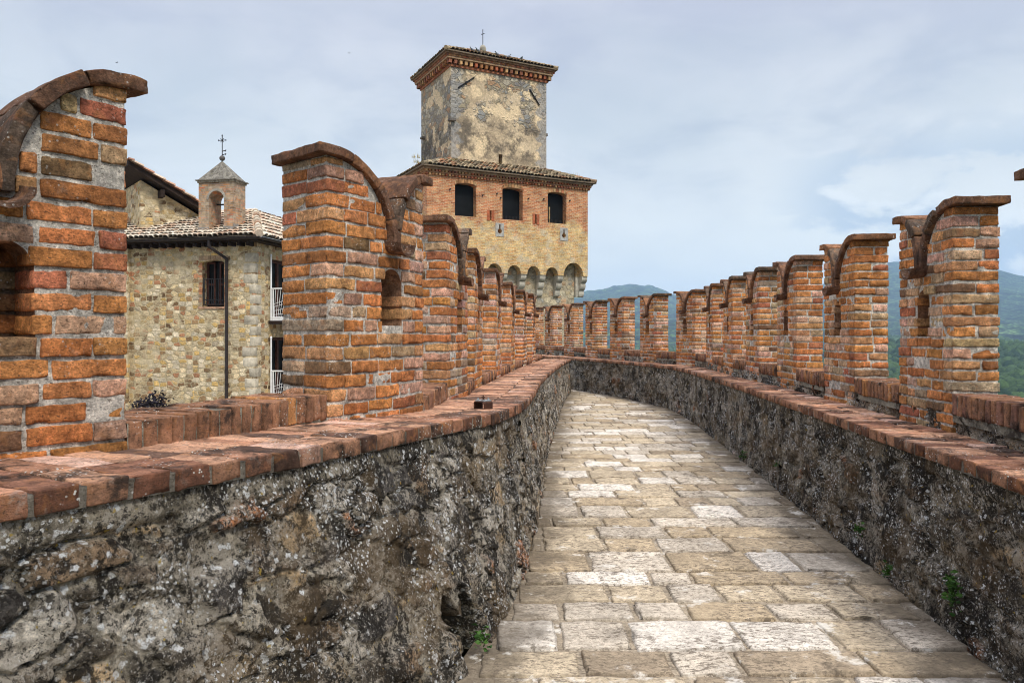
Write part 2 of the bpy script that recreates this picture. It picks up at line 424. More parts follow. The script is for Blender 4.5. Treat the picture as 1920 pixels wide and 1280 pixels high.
# ------------------------------------------------------------------ bricks as rounded, worn blocks
_LAT = {}
def lattice(n):
    if n in _LAT: return _LAT[n]
    nx, ny, nz = n; idx = {}; pts = []; fs = []
    def g(i, j, k):
        if (i, j, k) not in idx: idx[(i, j, k)] = len(pts); pts.append((i, j, k))
        return idx[(i, j, k)]
    for i in range(nx):
        for j in range(ny):
            fs.append((g(i, j, nz), g(i + 1, j, nz), g(i + 1, j + 1, nz), g(i, j + 1, nz)))
            fs.append((g(i, j + 1, 0), g(i + 1, j + 1, 0), g(i + 1, j, 0), g(i, j, 0)))
    for i in range(nx):
        for k in range(nz):
            fs.append((g(i, 0, k), g(i + 1, 0, k), g(i + 1, 0, k + 1), g(i, 0, k + 1)))
            fs.append((g(i, ny, k + 1), g(i + 1, ny, k + 1), g(i + 1, ny, k), g(i, ny, k)))
    for j in range(ny):
        for k in range(nz):
            fs.append((g(0, j, k + 1), g(0, j + 1, k + 1), g(0, j + 1, k), g(0, j, k)))
            fs.append((g(nx, j, k), g(nx, j + 1, k), g(nx, j + 1, k + 1), g(nx, j, k + 1)))
    _LAT[n] = (pts, fs); return _LAT[n]

def axis(n, h, r):
    if n == 1: return [-h, h]
    if n == 2: return [-h, 0, h]
    m = n - 2; a = -h + r; b = h - r
    return [-h] + [a + (b - a) * i / m for i in range(m + 1)] + [h]

def brick(mb, size, fn, col, n=(4, 2, 2), r=.01, amp=.004, freq=11.0, seed=0.0, fine=False, rim=1.0):
    hx, hy, hz = size[0] / 2, size[1] / 2, size[2] / 2
    r = min(r, hx * .8, hy * .8, hz * .8)
    pts, fs = lattice(n)
    ax, ay, az = axis(n[0], hx, r), axis(n[1], hy, r), axis(n[2], hz, r)
    b = len(mb.v); nv = noise.noise_vector
    for (i, j, k) in pts:
        p = [ax[i], ay[j], az[k]]
        o = []
        if i in (0, n[0]): o.append(0)
        if j in (0, n[1]): o.append(1)
        if k in (0, n[2]): o.append(2)
        w = nv(Vector((p[0] * freq + seed, p[1] * freq + seed * 1.7, p[2] * freq - seed)))
        if len(o) > 1:
            hh = (hx, hy, hz); kk = r * (1 - 1 / math.sqrt(len(o))) * (1.0 + 1.6 * max(-.3, w[0] + w[1]))
            for q in o: p[q] -= math.copysign(kk, p[q])
        if fine:
            w2 = nv(Vector((p[0] * 55 + seed, p[1] * 55, p[2] * 55 - seed))); w = w + w2 * .38
            ch = w2[0] + w[1]
            if len(o) > 1 and ch > .42:
                for q in o: p[q] -= math.copysign(.011 * (ch - .42) / .4, p[q])
        p = (p[0] + w[0] * amp, p[1] + w[1] * amp, p[2] + w[2] * amp)
        mb.vert(fn(p), col if rim == 1 or len(o) < 2 else (col[0] * rim, col[1] * rim, col[2] * rim, col[3]))
    for f in fs: mb.f.append([b + q for q in f])

BR = [((.56, .235, .078), 30), ((.55, .205, .068), 22), ((.58, .30, .135), 13), ((.55, .37, .21), 5), ((.46, .16, .08), 6), ((.60, .35, .23), 15), ((.23, .13, .07), 6), ((.40, .29, .19), 4)]
def brick_col(R, dark=0.0):
    t = R.random() * sum(w for _, w in BR)
    for c, w in BR:
        t -= w
        if t <= 0: break
    k = R.uniform(.82, 1.16) * (1 - dark)
    return (c[0] * k, c[1] * k * R.uniform(.93, 1.07), c[2] * k * R.uniform(.9, 1.1), 1.0)
MORT = (.56, .51, .43, 0.0)

# ------------------------------------------------------------------ merlons
CT = .056
def make_merlon(parent, base, ang, L, T, Ht, pitch, det, seed, sg, hs, D=.45, fr=.55, turn=0.0):
    """swallow-tailed merlon; local x along the wall, y*sg outwards, z up from the coping"""
    R = random.Random(seed)
    D *= R.uniform(.92, 1.08); fr += R.uniform(-.015, .015); ovh = [R.uniform(.055, .10), R.uniform(.055, .10)]
    vh = .048; C = L * fr; fl = .03
    AA = (C - vh, L - C - vh); zt = Ht - CT
    def top(s):
        q, a = (s, AA[0]) if s < C else (L - s, AA[1])
        if q <= fl: return zt
        if q < a: x = (q - fl) / (a - fl); return zt - D * (1 - math.sqrt(max(0, 1 - x * x)))
        return zt - D
    def s1(z, k):
        if z <= zt - D: return AA[k] + vh
        y = max(0.0, (zt - z) / D)
        return fl + (AA[k] - fl) * math.sqrt(max(0, 1 - (1 - y) ** 2)) if z < zt else 0
    kap = turn / L
    def bend(x, y):
        if abs(kap) < 1e-4: return (x, y)
        return (math.sin(kap * x) / kap - y * math.sin(kap * x), (1 - math.cos(kap * x)) / kap + y * math.cos(kap * x))
    sw, zs1, zs0 = (.12 if sg > 0 else .095), Ht - (.69 if sg > 0 else .61), Ht - (1.06 if sg > 0 else .96)
    def slot_top(s):
        x = abs(s - C)
        return zs1 - sw + math.sqrt(max(0, sw * sw - x * x)) if x < sw else zs0
    mb = MB()
    P = lambda s, t, z: (s, t * sg, z)
    ins = .0065
    # mortar core, column by column, with the arrow slit as a recess
    ss = sorted(set([ins, L - ins] + [ins + (L - 2 * ins) * i / 26 for i in range(27)] + [C - sw + 2 * sw * i / 8 for i in range(9)]))
    ft, bt, rt = ins, T - ins, min(.20, T * .6)
    for s0, s2 in zip(ss[:-1], ss[1:]):
        m = (s0 + s2) / 2; t0, t2 = top(s0) - .004, top(s2) - .004
        if abs(m - C) < sw:
            u0, u2 = slot_top(s0), slot_top(s2)
            mb.poly([P(s0, ft, 0), P(s2, ft, 0), P(s2, ft, zs0), P(s0, ft, zs0)], MORT)
            mb.poly([P(s0, ft, u0), P(s2, ft, u2), P(s2, ft, t2), P(s0, ft, t0)], MORT)
            mb.poly([P(s0, ft, zs0), P(s2, ft, zs0), P(s2, rt, zs0), P(s0, rt, zs0)], MORT)
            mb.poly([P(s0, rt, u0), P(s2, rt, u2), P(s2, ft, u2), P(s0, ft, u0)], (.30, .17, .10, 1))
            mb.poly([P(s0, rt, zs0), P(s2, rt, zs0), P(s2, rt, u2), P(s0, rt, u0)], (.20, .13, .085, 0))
        else:
            mb.poly([P(s0, ft, 0), P(s2, ft, 0), P(s2, ft, t2), P(s0, ft, t0)], MORT)
        mb.poly([P(s2, bt, 0), P(s0, bt, 0), P(s0, bt, t0), P(s2, bt, t2)], MORT)
        mb.poly([P(s0, ft, t0), P(s2, ft, t2), P(s2, bt, t2), P(s0, bt, t0)], MORT)
    for s in (ins, L - ins):
        q = [P(s, ft, 0), P(s, ft, top(s)), P(s, bt, top(s)), P(s, bt, 0)]
        mb.poly(q if s < .1 else q[::-1], MORT)
    for s, w in ((C - sw, 1), (C + sw, -1)):
        q = [P(s, ft, zs0), P(s, rt, zs0), P(s, rt, zs1 - sw), P(s, ft, zs1 - sw)]
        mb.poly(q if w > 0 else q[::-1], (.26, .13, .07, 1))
    # courses
    NF = {3: (12, 5, 6), 2: (6, 3, 3), 1: (3, 2, 2)}[det]; NB = (3, 2, 2)
    rr = {3: .0045, 2: .005, 1: .005}[det]
    def put(s0, s2, t0, t2, z0, z2, n):
        if s2 - s0 < .035: return
        tilt = R.uniform(-.014, .014); out = R.gauss(.001, .003)
        if R.random() < .07: out -= .007
        sc, tc, zc = (s0 + s2) / 2, (t0 + t2) / 2, (z0 + z2) / 2
        nn = n
        if n is NF and det == 3 and (s2 - s0) < .16: nn = (8, 7, 6)
        cc = brick_col(R, .25 if R.random() < .08 else 0)
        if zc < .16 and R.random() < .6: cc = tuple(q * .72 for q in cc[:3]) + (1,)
        zl = R.uniform(-.004, .004); sh = R.uniform(-.002, .006)
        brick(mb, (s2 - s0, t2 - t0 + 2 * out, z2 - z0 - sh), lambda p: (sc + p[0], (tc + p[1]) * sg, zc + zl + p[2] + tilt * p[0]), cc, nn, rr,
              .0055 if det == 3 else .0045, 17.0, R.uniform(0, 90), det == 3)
    def fill(s0, s2, first):
        xs = [s0]; x = s0 + first
        while x < s2 - .10:
            xs.append(x); x += R.choice((.26, .245, .27, .22, .13, .25)) * R.uniform(.9, 1.08)
        xs.append(s2)
        return [(p + (.007 if p > s0 or s0 > .05 else -.001), q - (.007 if q < s2 or s2 < L - .05 else -.001)) for p, q in zip(xs[:-1], xs[1:])]
    nrow = int((Ht - CT) / pitch)
    for r in range(nrow + 1):
        z0 = r * pitch + .006; z2 = min(z0 + pitch - R.uniform(.010, .017), zt - .004)
        if z2 - z0 < .022: continue
        zm = (z0 + z2) / 2
        cut = z2 > zt - D - .03
        rngs = [(0, s1(z2 - .016, 0) - .004), (L - s1(z2 - .016, 1) + .004, L)] if cut else [(0, L)]
        if cut and rngs[1][0] - rngs[0][1] < .05: rngs = [(0, L)]
        hw = 0
        if zs0 - .01 < zm < zs1: hw = sw if zm < zs1 - sw else math.sqrt(max(0, sw * sw - (zm - zs1 + sw) ** 2))
        typ = (r + seed) % 2
        def lay(segs, t0, t2, n, slot):
            for (p, q) in segs:
                for (u0, u2) in rngs:
                    x, y = max(p, u0), min(q, u2)
                    if y - x < .03: continue
                    if slot and hw > 0:
                        for (k0, k2) in ((0, C - hw + .012), (C + hw - .012, L)):
                            i, j = max(x, k0), min(y, k2)
                            if j - i > .03: put(i, j, t0, max(t2, rt + .012) if (i == k0 or j == k2) and i > 0 and j < L else t2, z0, z2, n)
                    else: put(x, y, t0, t2, z0, z2, n)
        if typ == 0:
            hd = .128
            for (p, q) in ((0, hd), (L - hd, L)):
                x, y = (max(p, rngs[0][0]), min(q, rngs[0][1])) if p == 0 else (max(p, rngs[-1][0]), min(q, rngs[-1][1]))
                if R.random() < .45:
                    k = T * R.uniform(.35, .68)
                    put(x, y, -.001, k - .007, z0, z2, NF); put(x, y, k + .007, T + .001, z0, z2, NF if det < 3 else (7, 8, 6))
                else: put(x, y, -.001, T + .001, z0, z2, NF if det < 3 else (8, 12, 6))
            lay(fill(hd, L - hd, R.uniform(.16, .27)), 0, .12, NF, True)
            lay(fill(hd, L - hd, R.uniform(.16, .27)), T - .12, T, NB, False)
        else:
            k = T * R.uniform(.42, .58)
            lay(fill(0, L, R.uniform(.13, .27)), 0, k - .007, NF, True)
            lay(fill(0, L, R.uniform(.13, .27)), k + .007, T, NF if det == 2 else NB, False)
        # brick at the back of the slit
        if zs0 - .02 < zm < zs1 - .02 and det >= 2:
            x = C + R.uniform(-.05, .05)
            for (p, q) in ((C - sw, x - .008), (x + .008, C + sw)):
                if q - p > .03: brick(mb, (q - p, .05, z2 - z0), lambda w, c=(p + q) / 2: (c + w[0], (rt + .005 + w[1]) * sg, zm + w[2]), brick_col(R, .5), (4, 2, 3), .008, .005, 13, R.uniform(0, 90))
    mb.v = [(*bend(v[0], v[1]), v[2]) for v in mb.v]
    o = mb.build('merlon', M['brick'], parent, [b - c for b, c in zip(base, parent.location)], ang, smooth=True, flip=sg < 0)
    # cap bricks following the swallow tail
    cp = MB()
    for mir in (0, 1):
        a = AA[mir]; e = a - fl
        line = [(-ovh[mir] + (fl + ovh[mir]) * i / 6, zt) for i in range(7)]
        line += [(fl + e * math.sin(t), zt - D * (1 - math.cos(t))) for t in [math.pi / 2 * i / 16 for i in range(1, 17)]]
        line.append((a, zt - D - .02))
        cum = [0]
        for p, q in zip(line[:-1], line[1:]): cum.append(cum[-1] + math.hypot(q[0] - p[0], q[1] - p[1]))
        def at(u):
            u = max(0, min(cum[-1], u)); i = 0
            while i < len(cum) - 2 and cum[i + 1] < u: i += 1
            k = (u - cum[i]) / max(1e-6, cum[i + 1] - cum[i]); p, q = line[i], line[i + 1]
            return (p[0] + (q[0] - p[0]) * k, p[1] + (q[1] - p[1]) * k)
        cuts = [0]; x = R.uniform(.20, .27)
        while x < cum[-1] - .10: cuts.append(x); x += R.uniform(.17, .26)
        cuts.append(cum[-1])
        for u0, u2 in zip(cuts[:-1], cuts[1:]):
            k = R.uniform(.75, 1.12); dk = R.random()
            cc = (.175 * k, .092 * k, .055 * k, 1) if dk < .6 else ((.27 * k, .13 * k, .065 * k, 1) if dk < .78 else (.13 * k, .09 * k, .062 * k, 1))
            lift = R.uniform(-.003, .005); ov0, ov2 = .035 + R.uniform(-.008, .012), .04 + R.uniform(-.008, .01)
            mid = (u0 + u2) / 2; ln = u2 - u0 - .010
            def fn(p):
                c = at(mid + p[0]); d0, d1 = at(mid + p[0] - .02), at(mid + p[0] + .02)
                tx, tz = d1[0] - d0[0], d1[1] - d0[1]; l = math.hypot(tx, tz) or 1
                nx, nz = -tz / l, tx / l
                h = p[2] + CT / 2 + lift
                s = c[0] + nx * h
                if mir: s = L - s
                return (s, ((ov2 - ov0) / 2 + T / 2 + p[1]) * sg, c[1] + nz * h)
            n = {3: (10, 16, 5), 2: (6, 5, 3), 1: (4, 2, 1)}[det]
            brick(cp, (ln, T + ov0 + ov2, CT), fn, cc, n, .005, .006, 13, R.uniform(0, 90), det == 3)
    cp.v = [(*bend(v[0], v[1]), v[2]) for v in cp.v]
    cp.build('cap', M['cap'], o, smooth=True, flip=sg < 0)
    # drain tile in the notch
    tl = MB(); ro, ri = .082, .064; ny = 8; zc = zt - D + .015; rings = []
    tilt = .16
    for i in range(ny + 1):
        t = -.125 + (T * .7 + .125) * i / ny
        ring = []
        for k in range(9):
            w = math.pi + math.pi * k / 8; ring.append((C + ro * math.cos(w), t * sg, zc + ro * math.sin(w) + tilt * t))
        for k in range(8, -1, -1):
            w = math.pi + math.pi * k / 8; ring.append((C + ri * math.cos(w), t * sg, zc + ri * math.sin(w) + tilt * t))
        rings.append([tuple(q + noise.noise(Vector((p[0] * 20 + seed, p[1] * 20, p[2] * 20))) * .004 for q in p) for p in ring])
    tl.loft(rings, (.15, .085, .055, 1)); tl.v = [(*bend(v[0], v[1]), v[2]) for v in tl.v]
    tl.build('drain_tile', M['cap'], o, flip=sg < 0)
    return bend(L, 0)

# ------------------------------------------------------------------ plan of the walls (metres, eye at the origin)
DL = curve([(.5, .42), (2.0, .44), (4.4, .52), (6.8, .61), (8.9, .665), (11.3, .69), (14, .705), (20.5, .70)])     # left coping below the eye
LT = curve([(.6, -2.35), (1.3, -1.9), (2.05, -1.41), (2.99, -.917), (3.87, -.59), (4.5, -.37), (5.24, -.12), (6.2, .03), (7.18, .13), (9.2, .27), (11.4, .43), (15.3, .85), (18, 1.2), (20.4, 1.56)])
LF = curve([(.6, -2.15), (1.3, -1.65), (2.1, -1.1), (2.9, -.65), (3.69, -.215), (4.25, -.07), (4.75, .04), (6.35, .20), (7.8, .32), (10, .48), (13.3, .80), (17.9, 1.28), (20.4, 1.62)])
RTab = [(.6, 2.13), (2.5, 2.33), (3.5, 2.43), (4.9, 2.58), (7.1, 2.80), (9.2, 3.0), (11.5, 3.19), (13.6, 3.345), (15.0, 3.40), (15.9, 3.36), (16.8, 3.20), (17.9, 2.92), (19.4, 2.45), (21, 1.88), (22.6, 1.25), (24.6, .42), (26.5, -.5)]
RT = curve(RTab); RF = curve([(y, x - .03) for y, x in RTab])
DR = .69
HF = curve([(0, 1.7), (7, 1.7), (12, 1.665), (17, 1.61), (21, 1.60), (28, 1.60)])                                    # floor below the eye

# ------------------------------------------------------------------ rubble faces
RC = [(.13, .105, .075), (.20, .165, .12), (.40, .35, .265), (.10, .082, .06), (.30, .225, .135), (.17, .13, .09), (.46, .41, .33), (.22, .15, .09), (.085, .075, .065)]
def rubble(parent, name, xt, xf, ztop, zbot, y0, y1, step, sgn, seed, tone=1.0, hole=None, band=.09):
    """wall face between a top and a foot line; sgn = +1 when the face looks to +x"""
    mb = MB(); ys = []; y = y0
    while y < y1:
        ys.append(y)
        sl = math.hypot(1, xt(y + .05) - xt(y - .05)) if False else math.sqrt(1 + ((xt(y + .05) - xt(y - .05)) / .1) ** 2)
        y += step(y) / sl
    ys.append(y1)
    s = 0.0; prev = None; nz = max(3, int((ztop(y0) - zbot(y0)) / step((y0 + min(y1, y0 + 4)) / 2)))
    vor = noise.voronoi; fr = noise.fractal
    for y in ys:
        X = xt(y); dx = (xt(y + .05) - X) / .05; l = math.hypot(dx, 1)
        nx, ny = sgn / l, -sgn * dx / l
        if prev: s += math.hypot(X - prev[0], y - prev[1])
        prev = (X, y); zt, zb = ztop(y), zbot(y); xa = xf(y)
        for k in range(nz + 1):
            t = k / nz; z = zb + (zt - zb) * t
            q = Vector((s / .25, z / .135, seed))
            w = noise.noise_vector(q * .7) * .30 + noise.noise_vector(q * 2.6) * .15
            q = q + Vector((w[0], w[1], 0))
            d, pts = vor(q, distance_metric='CHEBYCHEV')
            e = d[1] - d[0]; h1 = hsh(pts[0], 1.0); h2 = hsh(pts[0], 2.0)
            st = sstep(.02, .13, e)
            f1 = noise.fractal(Vector((s * 7, z * 7, seed + 3)), 1.0, 2.0, 5); f2 = noise.noise(Vector((s * 1.6, z * 1.6, seed)))
            f3 = noise.noise(Vector((s * 34, z * 34, seed + 8)))
            disp = st * (.008 + .030 * h1) + f1 * .022 + f2 * .010 + f3 * .006 - .026
            c = RC[int(h2 * len(RC)) % len(RC)]
            if h1 > .955: c = (.46, .20, .09)
            elif h1 < .04: c = (.52, .37, .21)
            mo = (.34, .295, .22)
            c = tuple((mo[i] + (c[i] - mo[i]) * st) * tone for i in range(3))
            if band and z > zt - band * (1 + .5 * f2):
                b = sstep(zt - band * 1.25, zt - band * .7, z)
                disp += (.006 - disp) * b; c = tuple(c[i] + ((.21, .18, .13)[i] * tone - c[i]) * b for i in range(3))
            if hole:
                hy, hz, hw, hh = hole
                mk = sstep(hw, hw * .84, abs(y - hy + .25 * (z - zb) * .3)) * sstep(hh, hh * .88, z - zb + .07 * math.sin(y * 31))
                disp -= mk * .6
                c = tuple(c[i] * (1 - .3 * mk) for i in range(3))
            px = xa + (X - xa) * t
            mb.vert((px + nx * disp, y + ny * disp, z), (*c, 1))
    for i in range(len(ys) - 1):
        for k in range(nz):
            a = i * (nz + 1) + k
            q = [a, a + nz + 1, a + nz + 2, a + 1]
            mb.f.append(q[::-1] if sgn > 0 else q)
    return mb.build(name, M['rubble'], parent, [-c for c in parent.location], smooth=True)

# ------------------------------------------------------------------ coping bricks
def coping(parent, xt, dfun, width, y0, y1, sgn, seed, pitch=.152, front=.29):
    """brick-on-flat coping; sgn = +1 when the wall lies on -x of its edge"""
    R = random.Random(seed); mb = MB()
    core = MB(); y = y0; th = .072; rings = []
    while y < y1:
        dx = (xt(y + .05) - xt(y - .05)) / .1; l = math.hypot(dx, 1)
        tx, ty = dx / l, 1 / l; nx, ny = -sgn * ty, sgn * tx          # n: away from the walkway
        X = xt(y); zt = -dfun(y)
        rings.append(((X - nx * .021, y - ny * .021), (X + nx * (width + .02), y + ny * (width + .02)), zt))
        near = y < 7
        wd = width
        for (a, b) in ((-.03, front - .03), (front - .018, wd)):
            ln = b - a; c = (a + b) / 2; w = pitch * R.uniform(.95, .99) - .017
            k = R.uniform(.8, 1.15); t = R.random()
            cc = (.60 * k, .335 * k, .205 * k, 1) if t < .46 else ((.54 * k, .275 * k, .165 * k, 1) if t < .68 else ((.30 * k, .145 * k, .09 * k, 1) if t < .9 else (.66 * k, .42 * k, .31 * k, 1)))
            if R.random() < .16: cc = (.17 * k, .10 * k, .07 * k, 1)
            up = R.uniform(-.004, .004); jt = R.uniform(-.006, .006); n0 = len(mb.v)
            brick(mb, (ln, w, th), lambda p: (X + nx * (c + jt + p[0]) + tx * p[1], y + ny * (c + jt + p[0]) + ty * p[1], zt - th / 2 + up + p[2]),
                  cc, (12, 7, 5) if near else (4, 3, 2), .006, .006, 12, R.uniform(0, 90), near)
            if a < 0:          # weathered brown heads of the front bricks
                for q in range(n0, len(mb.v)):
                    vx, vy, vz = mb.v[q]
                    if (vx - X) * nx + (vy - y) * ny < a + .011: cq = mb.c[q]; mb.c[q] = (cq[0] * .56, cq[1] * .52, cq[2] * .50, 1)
        y += pitch / l
    o = mb.build('coping', M['coping'], parent, [-c for c in parent.location], smooth=True, flip=sgn > 0)
    b = MB()
    for (p, q, z), (p2, q2, z2) in zip(rings[:-1], rings[1:]):
        mc = (.21, .185, .145, 0)
        b.poly([(*p, z - .011), (*p2, z2 - .011), (*q2, z2 - .011), (*q, z - .011)], (.105, .09, .07, 0))
        b.poly([(*p, z - .074), (*p2, z2 - .074), (*p2, z2 - .011), (*p, z - .011)], mc)
    b.build('mortar_bed', M['coping'], parent, [-c for c in parent.location])
    return o

# ------------------------------------------------------------------ sills between the merlons and the wall below
def sill(parent, p, q, T, zt, h, sg, seed, near):
    R = random.Random(seed); mb = MB(); d = math.hypot(q[0] - p[0], q[1] - p[1])
    if d < .1: return
    tx, ty = (q[0] - p[0]) / d, (q[1] - p[1]) / d; nx, ny = -sg * ty, sg * tx
    n = max(1, round(d / .079)); w = d / n
    for i in range(n):
        u = (i + .5) * w; k = R.uniform(.8, 1.15); t = R.random()
        cc = (.33 * k, .165 * k, .092 * k, 1) if t < .7 else ((.24 * k, .12 * k, .08 * k, 1) if t < .88 else (.42 * k, .19 * k, .07 * k, 1))
        jt = R.uniform(-.006, .006); up = R.uniform(-.006, .004)
        brick(mb, (w - .015, T + .03, h), lambda a: (p[0] + tx * (u + a[0]) + nx * (T / 2 + jt + a[1]), p[1] + ty * (u + a[0]) + ny * (T / 2 + jt + a[1]), zt - h / 2 + up + a[2]),
              cc, (5, 12, 8) if near else (2, 3, 2), .006, .005, 13, R.uniform(0, 90), near)
    b = len(mb.v)
    for (x, y) in (p, q):
        for o in (-.001, T - .001):
            for z in (zt - h - .05, zt - .008): mb.vert((x + nx * o, y + ny * o, z), (.27, .25, .19, 0))
    for f in ((0, 4, 5, 1), (1, 5, 7, 3), (3, 7, 6, 2)): mb.f.append([b + k for k in f])
    return mb.build('sill', M['coping'], parent, [-c for c in parent.location], smooth=True, flip=sg < 0)

def battlement(label, mer, zc, sillh, brickh, pre, post, sg, pitch, seed):
    """mer: (x, y, dx, dy, L, T, cap z, detail); sg=+1 when outside is to the left of the direction"""
    first = mer[0]
    root = thing('battlement_wall', label, 'wall', (first[0], first[1], -8))
    fronts = [(*pre, zc(pre[1]))]; T0 = first[5]
    segs = []; last = pre
    for i, (x, y, dx, dy, L, T, H, det, *tn) in enumerate(mer):
        z0 = -zc(y) - (.06 if sg > 0 else .03); an = math.atan2(dy, dx)
        e = make_merlon(root, (x, y, z0), an, L, T, H - z0, pitch, det, seed + i * 7 + i, sg, sillh, .46 if sg > 0 else .39, tn[1] if len(tn) > 1 else (.565 if sg > 0 else .54), math.radians(tn[0]) if tn else 0.0)
        segs.append((last, (x, y))); last = (x + e[0] * math.cos(an) - e[1] * math.sin(an), y + e[0] * math.sin(an) + e[1] * math.cos(an))
    segs.append((last, post))
    for i, (p, q) in enumerate(segs):
        ym = (p[1] + q[1]) / 2
        sill(root, p, q, T0, -zc(ym) + sillh, brickh, sg, seed + 50 + i, ym < 8)
    # body of the wall
    mb = MB(); pts = [pre] + [s for sg_ in segs[:-1] for s in (sg_[1],)] + [last, post]
    rows = []
    for i, p in enumerate(pts):
        a = pts[max(0, i - 1)]; b = pts[min(len(pts) - 1, i + 1)]; d = math.hypot(b[0] - a[0], b[1] - a[1])
        nx, ny = -sg * (b[1] - a[1]) / d, sg * (b[0] - a[0]) / d
        zt = -zc(p[1]) + sillh - brickh
        rows.append([(p[0] + nx * .02, p[1] + ny * .02, -8), (p[0] + nx * .02, p[1] + ny * .02, zt - .005), (p[0] + nx * (T0 - .02), p[1] + ny * (T0 - .02), zt - .005), (p[0] + nx * (T0 + .25), p[1] + ny * (T0 + .25), -8)])
    mb.loft(rows, (.22, .17, .11, 1))
    mb.build('wall_body', M['rubble'], root, [-c for c in root.location], flip=sg < 0)
    return root, pts

LM = [(-2.175, 2.276, .743, .669, .96, .36, 1.03, 3, 14, .53), (-1.094, 4.40, .643, .766, 1.0, .46, 1.11, 3, 24), (-.60, 6.8, .21, .978, .90, .36, 1.07, 3, 6),
      (-.458, 8.9, .08, 1, .90, .36, 1.01, 2), (-.25, 11.3, .085, 1, .90, .36, .985, 2), (-.03, 13.9, .10, 1, .90, .36, .95, 2),
      (.23, 16.1, .12, 1, .90, .36, .945, 1), (.47, 17.9, .14, 1, .90, .36, .96, 1)]
left, _ = battlement('tall outer wall with eight orange brick swallow tailed merlons standing in front of the stone house', LM, DL, .14, .145, (-3.1, .9), (.80, 20.3), 1, .0835, 11)
RM = [(2.90, 3.45, .06, 1, .83, .31, .938, 3), (3.07, 5.2, .07, 1, .83, .31, .938, 3), (3.26, 7.1, .065, 1, .83, .31, .938, 3), (3.43, 9.0, .07, 1, .83, .31, .938, 2),
      (3.51, 10.6, .08, 1, .83, .31, .938, 2), (3.61, 12.2, .09, 1, .83, .31, .938, 2), (3.77, 14.0, .10, 1, .83, .31, .938, 2), (3.88, 15.8, -.28, .96, .83, .31, .938, 2),
      (3.39, 17.5, -.31, .95, .83, .31, .938, 2), (2.865, 19.1, -.31, .95, .83, .31, .938, 2), (2.39, 20.9, -.31, .95, .83, .31, .938, 1), (1.92, 23.1, -.31, .95, .83, .31, .938, 1),
      (1.38, 24.8, -.31, .95, .83, .31, .938, 1), (.83, 26.4, -.31, .95, .83, .31, .938, 1)]
dr = lambda y: DR
right, rpts = battlement('long outer wall with a curving row of orange brick swallow tailed merlons, open valley behind', RM, dr, .27, .145, (2.70, .9), (.05, 28.4), -1, .077, 40)
# rubble strip showing between coping and sill on the valley side
rp = sorted([(p[1], p[0]) for p in rpts]); rpf = curve(rp)
rubble(right, 'rubble_base', lambda y: rpf(y) - .0, lambda y: rpf(y) - .01, lambda y: -.555, lambda y: -DR - .04, 1.0, 28.0, lambda y: .022 if y < 9 else .05, -1, 31.0, 1.5, None, 0)

# ------------------------------------------------------------------ parapets beside the walkway
lp = thing('parapet', 'low curving parapet of black and white lichened rubble with flat brick coping, nearest the house', 'parapet', (LF(3), 3, -1.7))
rubble(lp, 'rubble_face', lambda y: LT(y), LF, lambda y: -DL(y) - .07, lambda y: -HF(y) - .06, .9, 6.4, lambda y: .0115, 1, 3.0, 1.0, (3.95, 0, .185, .36))
rubble(lp, 'rubble_face', lambda y: LT(y), LF, lambda y: -DL(y) - .07, lambda y: -HF(y) - .06, 6.4, 20.42, lambda y: .022 if y < 11 else .035, 1, 3.0, 1.25)
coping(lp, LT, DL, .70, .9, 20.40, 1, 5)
e = MB(); yE = 20.42
e.poly([(LF(yE), yE, -HF(yE) - .1), (.75, yE + .1, -HF(yE) - .1), (.75, yE + .1, -DL(yE) - .07), (LT(yE), yE, -DL(yE) - .07)], (.15, .13, .1, 1))
e.build('end_face', M['rubble'], lp, [-c for c in lp.location])
rpar = thing('parapet', 'low straight parapet of very dark rubble with flat brick coping on the valley side', 'parapet', (RF(5), 5, -1.7))
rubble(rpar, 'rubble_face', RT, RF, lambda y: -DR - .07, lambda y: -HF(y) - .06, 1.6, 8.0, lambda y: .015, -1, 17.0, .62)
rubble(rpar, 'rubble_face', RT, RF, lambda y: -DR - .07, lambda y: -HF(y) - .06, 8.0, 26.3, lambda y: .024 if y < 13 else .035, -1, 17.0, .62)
coping(rpar, RT, dr, .50, 1.6, 26.3, -1, 8)

